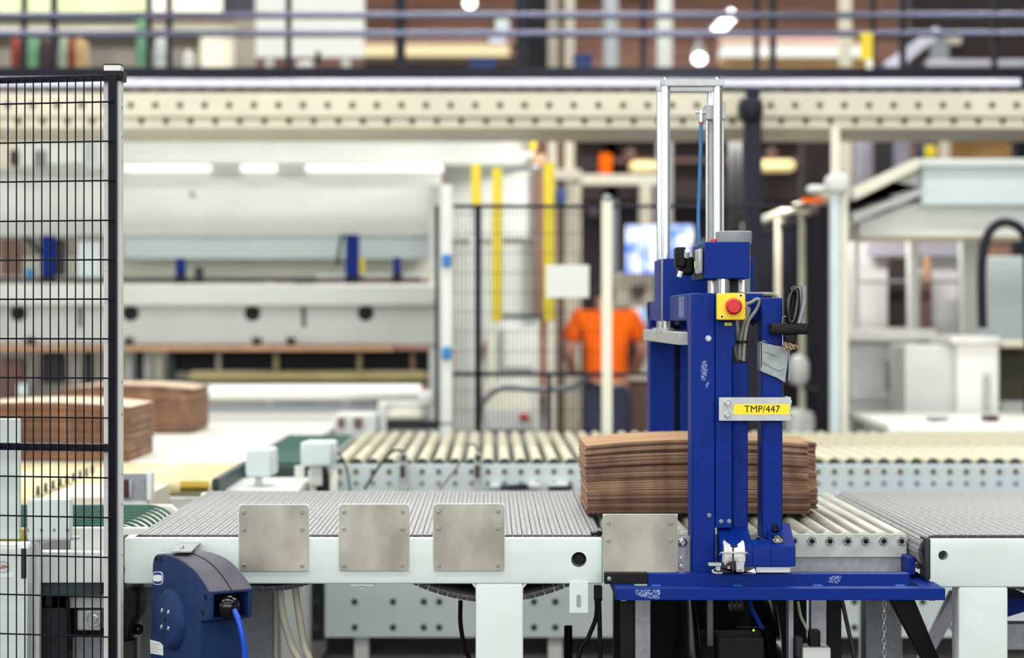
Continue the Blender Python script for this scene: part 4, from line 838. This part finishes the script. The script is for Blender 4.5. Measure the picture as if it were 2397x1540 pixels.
bpx('wall_screen', 'large bright blue and white wall monitor behind the guide rods', 'screen', [('bezel', 'charcoal', 1463, 525, 1624, 641, 17.0, .08, .01), ('picture', 'screen', 1465, 527, 1622, 639, 16.99, .012, 0), ('mount', 'charcoal', 1560, 640, 1575, 1171, 17.04, .05)])
for (x0, y0, x1, y1, m_, lab, Y) in ((1372, 480, 1410, 510, 'dark_red', 'dark red box on the rack left of the monitor', 24.1), (1405, 360, 1432, 410, 'orange', 'orange signal box high under the elevated conveyor', 23.76), (1440, 640, 1530, 720, 'cream', 'cream panel below the wall monitor', 17.58), (1480, 665, 1512, 690, 'dark_red', 'dark red lamp below the wall monitor', 17.34), (1300, 440, 1326, 475, 'crate_blue', 'small blue box on the cream column', 16.9)):
    bpx('rack_item', lab, 'box', [('body', m_, x0, y0, x1, y1, Y, .2, .02), ('back_plate', 'brown_dark', x0 + 2, y0 + 2, x1 - 2, y1 - 2, Y + .2, .04)])

# ------------------------------------------------------------------ worker in orange
wk = thing('person', 'worker in an orange t-shirt seen from behind at a console', 'person', (X(1415, 16.0), 15.75, 0))
def skin_mesh(name, mat, joints, bones, sub=2, root=0):
    me = bpy.data.meshes.new(name); me.from_pydata([Vector(j[0]) for j in joints], bones, []); o = bpy.data.objects.new('tmp', me); COL.objects.link(o)
    o.modifiers.new('s', 'SKIN'); o.modifiers.new('d', 'SUBSURF').levels = sub
    for i, j in enumerate(joints):
        r_ = j[1] if isinstance(j[1], tuple) else (j[1], j[1]); sv = me.skin_vertices[0].data[i]; sv.radius = r_; sv.use_root = (i == root)
    bpy.context.view_layer.update(); m2 = bpy.data.meshes.new_from_object(o.evaluated_get(bpy.context.evaluated_depsgraph_get())); bpy.data.objects.remove(o)
    m2.materials.clear(); m2.materials.append(MT[mat]); m2.name = name
    m2.polygons.foreach_set('use_smooth', [True] * len(m2.polygons)); return inst(name, m2, wk, WL[wk.name])
# joints relative to the feet; facing +Y (away from the camera), leaning forward
SH, HP = 1.44, .96
J = [((0, 0, .98), (.15, .10)), ((0, .03, 1.15), (.14, .095)), ((0, .07, 1.34), (.155, .10)), ((0, .10, 1.44), .06), ((0, .16, 1.50), .055), ((0, .22, 1.54), (.075, .09)), ((0, .27, 1.62), (.07, .085)),
     ((-.19, .09, 1.42), .055), ((-.27, .09, 1.18), .043), ((-.24, .25, 1.065), .034), ((.19, .09, 1.42), .055), ((.27, .09, 1.18), .043), ((.24, .25, 1.065), .034),
     ((-.09, 0, .9), .095), ((-.10, .02, .5), .065), ((-.10, -.02, .09), .045), ((.09, 0, .9), .095), ((.10, .02, .5), .065), ((.10, -.02, .09), .045), ((-.11, .14, .035), .035), ((.11, .14, .035), .035)]
B_ = [(0, 1), (1, 2), (2, 3), (3, 4), (4, 5), (5, 6), (2, 7), (7, 8), (8, 9), (2, 10), (10, 11), (11, 12), (0, 13), (13, 14), (14, 15), (15, 19), (0, 16), (16, 17), (17, 18), (18, 20)]
for s_, wi in ((-1, 9), (1, 12)):                       # hands: palm and five fingers resting on the console
    k = len(J); J.append(((s_ * .235, .31, 1.04), (.035, .018))); B_.append((wi, k))
    for f_ in range(4): J.append(((s_ * (.235 + (f_ - 1.5) * .02), .385, 1.032), .009)); J.append(((s_ * (.235 + (f_ - 1.5) * .022), .42 - abs(f_ - 1.3) * .008, 1.02), .008)); B_ += [(k, k + 1 + f_ * 2), (k + 1 + f_ * 2, k + 2 + f_ * 2)]
    m = len(J); J.append(((s_ * .195, .33, 1.03), .010)); J.append(((s_ * .178, .365, 1.022), .009)); B_ += [(k, m), (m, m + 1)]
skin_mesh('body', 'skin', J, B_, 2)
skin_mesh('shirt', 'orange', [((0, 0, .94), (.178, .13)), ((0, .015, 1.05), (.174, .125)), ((0, .03, 1.15), (.17, .12)), ((0, .07, 1.34), (.185, .125)), ((0, .095, 1.455), (.09, .08)), ((-.19, .09, 1.425), .085), ((-.262, .09, 1.24), .075), ((.19, .09, 1.425), .085), ((.262, .09, 1.24), .075)], [(0, 1), (1, 2), (2, 3), (3, 4), (3, 5), (5, 6), (3, 7), (7, 8)])
skin_mesh('trousers', 'denim', [((0, .01, 1.06), (.158, .108)), ((-.09, 0, .84), .11), ((-.10, .02, .5), .082), ((-.10, -.02, .08), .066), ((.09, 0, .84), .11), ((.10, .02, .5), .082), ((.10, -.02, .08), .066)], [(0, 1), (1, 2), (2, 3), (0, 4), (4, 5), (5, 6)])
skin_mesh('hair', 'hair', [((0, .185, 1.545), (.082, .085)), ((0, .24, 1.63), (.08, .09)), ((0, .27, 1.665), (.06, .07))], [(0, 1), (1, 2)])
for s_ in (-1, 1): MB().ball(WL[wk.name] + Vector((s_ * .11, .06, .05)), .05, 14, (1, 2.6, 1)).build('shoe', 'rubber', wk)

# ------------------------------------------------------------------ dark mesh fence running away on the right
DX = 1.86
df = thing('machine_fence', 'dark mesh fence running away from the pale pillar on the right', 'fence', (DX, 11.5, 0))
def dbox(name, mat, y0, y1, z0, z1, w_=.03): return MB().box(DX - w_ / 2, DX + w_ / 2, y0, y1, z0, z1).build(name, mat, df, .003)
for y in (11.75, 12.9, 14.0, 15.4): dbox('post', 'black' if y < 12 else 'cream', y, y + .05, 0, 2.06, .06)
dbox('frame_rail', 'black', 11.75, 16, 2.0, 2.03); dbox('frame_rail', 'black', 11.75, 16, .1, .13); dbox('frame_rail', 'black', 11.75, 16, 1.0, 1.03)
b = MB(); y = 11.8
while y < 16: b.box(DX - .0025, DX + .0025, y, y + .0045, .1, 2.03); y += .022
b.build('mesh', 'navy', df, smooth=False)['kind'] = 'stuff'
MB().box(1.765, 1.855, 11.74, 11.76, .1, 2.03).build('end_panel', 'navy', df, .002)
MB().tube([(DX + .02, 11.6, 2.09), (DX + .02, 13.0, 2.10), (DX - .02, 16, 2.08)], .03, 10).build('cable_bundle', 'cream_light', df)
for k in range(4): MB().box(1.35 + k * .02, 1.52 + k * .02, 14.6 + k * .3, 14.7 + k * .3, .1, 1.95 - k * .05).build('dark_panel', ('charcoal', 'brown_panel')[k % 2], df)
bpx('wrapped_load', 'white wrapped bundle on the floor behind the name plate post', 'bundle', [('bag', 'machine_white', 1852, 830, 1898, 905, 12.2, .2, .06), ('base', 'machine_white', 1850, 960, 1912, 1340, 12.2, .3, .05)])

# ------------------------------------------------------------------ right: pillar, canopy machine, cases
bpx('pillar', 'pale white machine pillar at the dark fence end', 'pillar', [('shaft', 'pale_blue', 1946, 430, 1968, 1390, 11.2, .08, .01), ('shaft', 'cream_light', 1968, 430, 1986, 1390, 11.22, .08, .01), ('head', 'machine_white', 1938, 405, 1992, 450, 11.15, .15, .03), ('arm', 'machine_white', 1890, 432, 1945, 452, 11.25, .08, .03), ('stub', 'cream_light', 1948, 300, 1966, 410, 11.25, .06), ('orange_strip', 'orange', 1880, 462, 1930, 474, 11.3, .05)])
cn = thing('canopy_machine', 'white canopy machine with a pale blue front panel at the right', 'machine', (X(2250, 12.5), 12.5, 0))
def cp(name, mat, x0, y0, x1, y1, Y, d, bev=.01): return MB().px(x0, y0, x1, y1, Y, d).build(name, mat, cn, bev)
cp('front_panel', 'pale_blue', 2158, 388, 2700, 480, 12.3, .4); cp('top_lip', 'machine_white', 2150, 370, 2700, 390, 12.25, .5, .01)
MB().pxpoly([(1998, 440), (2150, 368), (2154, 394), (2000, 470)], 12.2, .3).build('arm', 'cream_light', cn, .01)
MB().pxpoly([(2000, 470), (2154, 396), (2154, 440), (2085, 462), (2078, 425), (2000, 470)][:5], 12.35, .2).build('arm_web', 'machine_grey', cn, .005)
MB().pxpoly([(1990, 460), (2080, 428), (2080, 458), (1995, 500)], 12.45, .2).build('arm_recess', 'charcoal', cn)
MB().pxpoly([(1996, 498), (2158, 440), (2158, 456), (1998, 520)], 12.3, .3).build('lower_arm', 'machine_grey', cn, .005)
MB().pxpoly([(2010, 520), (2160, 468), (2700, 500), (2700, 555), (2010, 550)], 12.4, .6).build('hood', 'machine_white', cn, .01)
cp('hood_edge', 'cream', 2010, 548, 2700, 556, 12.38, .62)
for (x0, x1, m_) in ((2128, 2152, 'machine_white'), (2250, 2290, 'machine_white'), (1996, 2012, 'machine_grey')): cp('upright', m_, x0, 556, x1, 1270, 13.55, .1)
cp('back_sheet', 'brown_grey', 1990, 570, 2260, 800, 14.5, .1); cp('back_sheet', 'pale_blue', 2290, 600, 2420, 800, 14.2, .1); cp('doorway', 'brown_dark', 2080, 604, 2126, 766, 14.3, .05); cp('doorway', 'brown_panel', 2155, 640, 2182, 766, 14.3, .05); cp('lamp_bracket', 'orange_edge', 2164, 600, 2180, 660, 14.2, .05)
cp('top_sheet', 'lilac', 2030, 560, 2280, 600, 14.4, .05); cp('dark_line', 'galv_grey', 1990, 655, 2270, 662, 14.2, .05)
hz_ = tag(MB().tube(spline([P(2300, 768, 12.0), P(2298, 640, 12.0), P(2305, 570, 12.0), P(2325, 532, 12.0), P(2355, 520, 12.0), P(2388, 535, 12.0), P(2404, 575, 12.0), P(2408, 700, 12.0), P(2408, 966, 12.0)], 6), .026, 12).build('cable_chain', 'rail_dark', None), 'black hose arching over at the right edge below the canopy', 'hose')
bpx('case', 'white machine case left of the two at the right', 'case', [('body', 'machine_white', 1985, 800, 2120, 940, 12.95, .4, .02), ('top', 'table_white', 1978, 770, 2196, 800, 12.85, .55, .02), ('grille', 'galv_grey', 2074, 845, 2092, 912, 12.93, .06), ('copper_pipe', 'orange_edge', 2098, 865, 2112, 928, 12.9, .05), ('base', 'machine_grey', 1985, 940, 2120, 1300, 12.95, .4)])
bpx('case', 'large white case with a tall handle slot at the right', 'case', [('body', 'machine_white', 2118, 806, 2240, 1300, 12.3, .5, .02), ('door', 'table_white', 2240, 800, 2340, 1300, 12.2, .5, .02), ('handle_slot', 'galv', 2302, 876, 2318, 965, 12.18, .03), ('lid', 'table_white', 2225, 785, 2345, 806, 12.15, .6, .02)])
bpx('dark_hopper', 'dark olive hopper at the right edge under a cream lid', 'hopper', [('mouth', 'olive', 2345, 815, 2700, 940, 12.8, .3), ('lid', 'cream_light', 2342, 795, 2700, 815, 12.5, .5, .02), ('base', 'machine_grey', 2345, 940, 2700, 1290, 12.7, .3)])
bt = thing('work_table', 'bright white work table behind the roller line at the right', 'table', (X(2200, 11.4), 11.0, 0))
MB().box(1.97, X(2700, 11.4), 10.85, 12.1, .86, .9).build('table_top', 'table_white', bt, .01)
for a, c in ((2.02, 10.92), (3.3, 10.92), (2.02, 12.0), (3.3, 12.0)): MB().box(a - .03, a + .03, c - .03, c + .03, 0, .86).build('leg', 'machine_grey', bt)
for (x0, y0, x1, y1, m_, lab) in ((2175, 977, 2222, 1010, 'galv_grey', 'grey box with a dark window on the bright table'), (2306, 972, 2340, 1000, 'brown_panel', 'dark square meter on the bright table at the right')):
    bpx('meter_box', lab, 'box', [('body', m_, x0, y0, x1, y1, 10.95, .1, .01), ('window', 'charcoal', x0 + 6, y0 + 6, x0 + 26, y1 - 8, 10.94, .02)])
MB().box(1.97, X(2700, 10.8), 10.76, 10.84, .55, .88).build('apron', 'table_white', bt, .01)

# ------------------------------------------------------------------ elevated conveyor
EY = 12.3
ec = thing('elevated_conveyor', 'long cream elevated roller conveyor with rows of dark holes', 'conveyor', (0, EY, 2.5))
MB().box(X(-500, EY), X(3200, EY), EY, EY + .06, Z(272, EY), Z(216, EY)).build('side_channel', 'cream', ec, .004)
MB().box(X(-500, EY), X(3200, EY), EY + .03, EY + .10, Z(300, EY), Z(272, EY)).build('lower_channel', 'cream', ec, .01)
MB().box(X(-500, EY), X(3200, EY), EY + .9, EY + .96, Z(300, EY), Z(216, EY)).build('side_channel', 'cream', ec, .004)
MB().box(X(-500, EY), X(3200, EY), EY + .04, EY + .9, Z(296, EY), Z(286, EY)).build('underpan', 'cream', ec)
MB().box(X(-500, EY), X(2390, EY), EY - .02, EY + .03, Z(205, EY), Z(185, EY)).build('guide_rail', 'lilac', ec, .01)
ERM = MB().cyl((0, 0, 0), (0, .84, 0), .034, 14).mesh('roller', 'black'); EHO = MB().lathe([(0, .018), (.006, .018), (.006, .01)], (0, 0, 0), (0, -1, 0), 12).mesh('bolt', 'olive')
a = -280
while a < 3190: inst('roller', ERM, ec, (X(a, EY), EY + .03, Z(216, EY))); a += 44.2
a = -270
while a < 3190: inst('bolt', EHO, ec, P(a, 246, EY)); inst('bolt', EHO, ec, P(a + 25, 284, EY + .03)); a += 57.6
bpx('support_post', 'dark steel post with a round head carrying the elevated conveyor', 'post', [('shaft', 'rail_dark', 1744, 270, 1784, 1330, 12.1, .1, .01), ('head', 'rail_dark', 1731, 222, 1790, 285, 12.05, .15, .05), ('neck', 'rail_dark', 1748, 208, 1780, 225, 12.1, .1)])
bpx('support_post', 'black steel post behind the blue press under the elevated conveyor', 'post', [('shaft', 'black', 1706, 296, 1736, 1270, 13.6, .1, .01), ('cap', 'black', 1700, 296, 1742, 306, 13.55, .2)])
bpx('support_post', 'cream post holding the elevated conveyor outside the left edge', 'post', [('shaft', 'cream', -420, 300, -380, 1330, 12.4, .12, .01), ('cap', 'cream', -430, 298, -370, 312, 12.35, .3)])
# ------------------------------------------------------------------ walkway with railing above
WY = 14.6
wkw = thing('walkway', 'dark raised walkway with steel railings along the top of the picture', 'walkway', (0, WY, 2.9))
MB().box(X(-300, WY), X(3200, WY), WY, WY + 1.4, Z(186, WY), Z(160, WY)).build('deck', 'rail_dark', wkw)
for y in (36, 79, -90):
    MB().cyl((X(-300, WY), WY, Z(y, WY)), (X(3200, WY), WY, Z(y, WY)), .024, 14).build('handrail', 'rail_steel', wkw)
MB().box(X(-300, WY), X(3200, WY), WY - .03, WY - .01, Z(168, WY), Z(158, WY)).build('toe_board', 'rail_dark', wkw)
for a, w_ in ((55, 12), (125, 14), (348, 13), (395, 13), (675, 13), (937, 24), (1213, 12), (1232, 10), (1506, 14), (1772, 12), (1810, 14), (2045, 10), (2115, 14), (2330, 12)):
    MB().px(a - w_ / 2, -110, a + w_ / 2, 165, WY + .03, .05).build('railing_post', 'rail_dark', wkw)
for a in (-250, 650, 2480): MB().box(X(a, WY), X(a, WY) + .15, WY + 1.2, WY + 1.35, 0, Z(186, WY)).build('support', 'rail_dark', wkw)
# ------------------------------------------------------------------ things beyond and above the walkway
def hang(name, lab, cat, parts, g=None): return bpx(name, lab, cat, parts, g)
hang('white_board', 'big white board beyond the walkway railing', 'board', [('sheet', 'table_white', 598, -120, 852, 134, 19, .1), ('leg', 'machine_grey', 620, 134, 640, 1126, 19.02, .05), ('leg', 'machine_grey', 800, 134, 820, 1126, 19.02, .05)])
hang('column', 'cream twin column crossing the walkway', 'column', [('flange', 'cream', 1282, -200, 1306, 1165, 17.4, .1), ('flange', 'cream', 1321, -200, 1345, 1165, 17.4, .1), ('web', 'brown_panel', 1306, -200, 1321, 1165, 17.45, .04)])
hang('column', 'grey white column right of the cream twin column', 'column', [('shaft', 'machine_grey', 1543, -200, 1573, 1000, 22, .3), ('base', 'machine_grey', 1540, 1000, 1576, 1074, 21.95, .4)])
hang('column', 'thin pale column between the two larger columns', 'column', [('shaft', 'galv_grey', 1416, -200, 1446, 1000, 24, .3), ('base', 'galv_grey', 1413, 1000, 1449, 1047, 23.95, .4)])
hang('column', 'pale yellow column at the upper right', 'column', [('shaft', 'cream', 1972, -200, 1994, 400, 17.5, .2), ('lower_shaft', 'cream', 1974, 400, 1992, 1158, 17.5, .2)])
hang('column', 'lilac white column under the elevated conveyor at the right', 'column', [('shaft', 'lilac', 2010, 296, 2042, 1100, 19, .3), ('base', 'lilac', 2008, 1060, 2044, 1126, 18.95, .3)])
hang('roof_beam', 'warm lit roof beam left of the cream columns', 'beam', [('beam', 'beam_warm', 848, 104, 1192, 131, 26, .4), ('shade', 'cream', 1226, 108, 1282, 131, 26, .4)], 'far roof beams')
hang('roof_beam', 'white lit roof beam at the upper right', 'beam', [('beam', 'table_white', 1690, 106, 2030, 134, 26, .4), ('lower_edge', 'wood', 1690, 134, 2030, 156, 26.1, .3)], 'far roof beams')
hang('roof_beam', 'pale pink roof beam above the white lit one', 'beam', [('beam', 'beam_pink', 1690, 78, 2000, 100, 30, .4), ('edge', 'brown_panel', 1690, 100, 2000, 106, 30, .3)], 'far roof beams')
hang('roof_beam', 'dim brown roof beam along the top right', 'beam', [('beam', 'brown_panel', 850, 86, 1280, 100, 30, .4), ('edge', 'brown_dark', 850, 132, 1280, 150, 27, .3)], 'far roof beams')
for (x0, y0, x1, y1, lab) in ((1100, 134, 1160, 162, 'blue crate beyond the walkway left of the cream column'), (1346, 126, 1386, 158, 'blue crate beyond the walkway right of the cream column')):
    hang('crate', lab, 'crate', [('body', 'crate_blue', x0, y0, x1, y1, 15.6, .3, .01), ('rim', 'crate_blue', x0 - 3, y0, x1 + 3, y0 + 5, 15.57, .36)], 'blue crates on the walkway')
hang('warning_flag', 'yellow strip hanging at the upper right railing', 'sign', [('strip', 'sign_yellow', 2015, 76, 2044, 140, 14.5, .03, .01), ('tail', 'cream_light', 2028, 138, 2044, 160, 14.5, .03)])
t = thing('brace', 'pale diagonal brace behind the right railing', 'brace', P(2090, 160, 15.6)); MB().pxpoly([(2065, 150), (2110, 156), (2210, 76), (2190, 62)], 15.6, .15).build('bar', 'lilac', t); MB().px(2072, 146, 2112, 171, 15.58, .2).build('foot', 'lilac', t)
hang('dark_machine', 'dark machine beyond the railing at the top right', 'machine', [('body', 'brown_dark', 2130, -60, 2700, 160, 20, .6), ('lamp_hood', 'cream', 2210, 80, 2252, 104, 19.9, .1, .02), ('duct', 'galv_grey', 2180, 90, 2222, 150, 19.9, .1), ('lower_rail', 'lilac', 2170, 140, 2700, 154, 19.8, .1)])
hang('dark_tower', 'black tower beyond the railing left of the cream columns', 'machine', [('body', 'black', 1220, -100, 1282, 165, 17, .4), ('blue_panel', 'pale_blue', 1160, 40, 1192, 78, 16.9, .1), ('edge', 'lilac', 1145, 85, 1185, 103, 16.9, .1)])
# left end of the hall: lit office windows and shelves
hang('office_front', 'pale green lit office front at the upper left', 'partition', [('upper_band', 'window_green', -200, -150, 350, 38, 24, .1), ('upper_band', 'cream_light', 352, -150, 520, 40, 24, .1), ('dark_band', 'olive', -200, 38, 350, 50, 24.05, .1), ('mid_band', 'cream', -200, 50, 600, 86, 24.1, .1), ('low_band', 'grey_brown', -200, 86, 600, 170, 24.2, .1), ('dark_edge', 'charcoal', 520, -100, 600, 40, 24.0, .1), ('cream_bay', 'cream', 470, 88, 550, 165, 23.9, .1), ('side_bay', 'grey_brown', 552, 40, 600, 165, 23.8, .1), ('ground_wall', 'grey_brown', -200, 170, 600, 1046, 24.2, .1)])
i = 0
for x0, x1, m_, lab, y0 in ((24, 42, 'shelf_red', 'rust red board leaning at the far upper left', 90), (60, 90, 'shelf_green', 'green bin at the far upper left', 92), (95, 116, 'dark_red', 'maroon board beside the green bin', 92), (138, 158, 'shelf_pale', 'pale green roll beside the maroon board', 88), (158, 174, 'shelf_red', 'red board beside the tan carton', 92), (174, 195, 'shelf_tan', 'tan carton beside the red board', 92), (318, 345, 'shelf_green', 'tall mint green cylinder above the fence post', 46), (362, 392, 'machine_white', 'white drum between two railing posts at the upper left', 92)):
    bpx('stored_item', lab, 'box', [('body', m_, x0, y0, x1, 164, 15.4, .25, .02), ('cap', m_, x0 + 2, y0 - 3, x1 - 2, y0, 15.43, .2)])
hang('stored_item', 'glowing white bottle on the walkway at the upper left', 'bottle', [('body', 'table_white', 428, 124, 450, 164, 15.4, .15, .02), ('neck', 'table_white', 434, 116, 444, 124, 15.43, .06, .01)])
hang('stored_item', 'white bag on the walkway below the white board', 'bag', [('body', 'machine_white', 692, 142, 734, 164, 15.4, .2, .03), ('tie', 'rail_dark', 738, 120, 750, 150, 15.4, .05)])
# far lamps seen as bright discs
def lamp(lab, px, py, Y, r_, kind):
    t = thing('hall_lamp', lab, 'lamp', P(px, py, Y), 'far hall lamps')
    if kind == 'tube':
        d = Vector((.12, 0, .13)); MB().cyl(P(px, py, Y) - d, P(px, py, Y) + d, r_, 16).build('tube', 'lamp', t)
        MB().cyl(P(px, py, Y) - d + Vector((0, .1, .02)), P(px, py, Y) + d + Vector((0, .1, .02)), r_ * 1.3, 12).build('housing', 'galv_grey', t)
    else:
        MB().ball(P(px, py, Y), r_, 16, (1, 1, .8)).build('bulb', 'lamp', t); MB().lathe([(0, r_ * 1.2), (.1, r_ * .5), (.2, .02)], P(px, py, Y) + Vector((0, .02, r_ * .8)), (0, 0, 1), 16).build('shade', 'galv_grey', t)
    MB().cyl(P(px, py, Y) + Vector((0, .02, .15)), (P(px, py, Y).x, Y + .02, 8.6), .01, 6).build('cord', 'charcoal', t)
lamp('round bright lamp at the top left of the cream columns', 1100, 8, 28, .07, 'bulb'); lamp('tilted bright tube lamp right of the guide rods', 1697, 54, 28, .06, 'tube'); lamp('round bright lamp just above the walkway edge', 1637, 138, 28, .08, 'bulb')
# dark rear hall under the elevated conveyor
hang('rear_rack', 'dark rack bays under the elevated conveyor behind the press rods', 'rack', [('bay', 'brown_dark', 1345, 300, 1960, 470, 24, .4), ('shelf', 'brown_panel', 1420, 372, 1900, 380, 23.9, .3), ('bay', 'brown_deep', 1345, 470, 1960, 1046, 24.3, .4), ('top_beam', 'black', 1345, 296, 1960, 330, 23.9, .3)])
hang('lamp_glow', 'warm lit round lamp hood in the dark rack', 'lamp', [('hood', 'warm_lamp', 1776, 374, 1862, 400, 23.8, .2, .05), ('knob', 'brown_panel', 1795, 344, 1820, 374, 23.85, .15, .1)])
hang('lamp_glow', 'warm lit strip left of the guide rods in the dark rack', 'lamp', [('hood', 'warm_lamp', 1475, 377, 1540, 402, 23.8, .2, .05), ('bracket', 'brown_panel', 1462, 346, 1490, 380, 23.85, .15, .1)])
hang('pallet_rack', 'wooden boards stacked in a rack at the right below the elevated conveyor', 'rack', [('boards', 'wood', 2225, 300, 2390, 322, 18, .6), ('boards', 'wood', 2225, 328, 2390, 368, 18.1, .6), ('cream_post', 'cream', 2208, 296, 2224, 1140, 17.9, .15), ('side', 'brown_panel', 2390, 296, 2420, 1140, 17.9, .2)])
hang('blue_drum', 'dark blue drum with a yellow label right of the lilac column', 'drum', [('drum', 'navy_blue', 2158, 298, 2200, 372, 17, .3, .05), ('label', 'sign_yellow', 2166, 340, 2192, 368, 16.98, .05), ('stand', 'charcoal', 2160, 372, 2198, 1170, 17, .3)])
hang('dark_curtain', 'grey lilac strip curtain between the lilac column and the blue drum', 'curtain', [('strip', 'charcoal', 2046, 298, 2092, 1134, 18.6, .05), ('strip', 'lilac_dark', 2092, 298, 2130, 1134, 18.6, .05), ('strip', 'brown_panel', 2130, 298, 2156, 1134, 18.6, .05)])
hang('back_cabinet', 'grey rear cabinet row under the conveyor left of the canopy', 'cabinet', [('body', 'brown_dark', 1880, 300, 1948, 470, 20, .3), ('base', 'brown_panel', 1880, 470, 1948, 1107, 20, .3)])
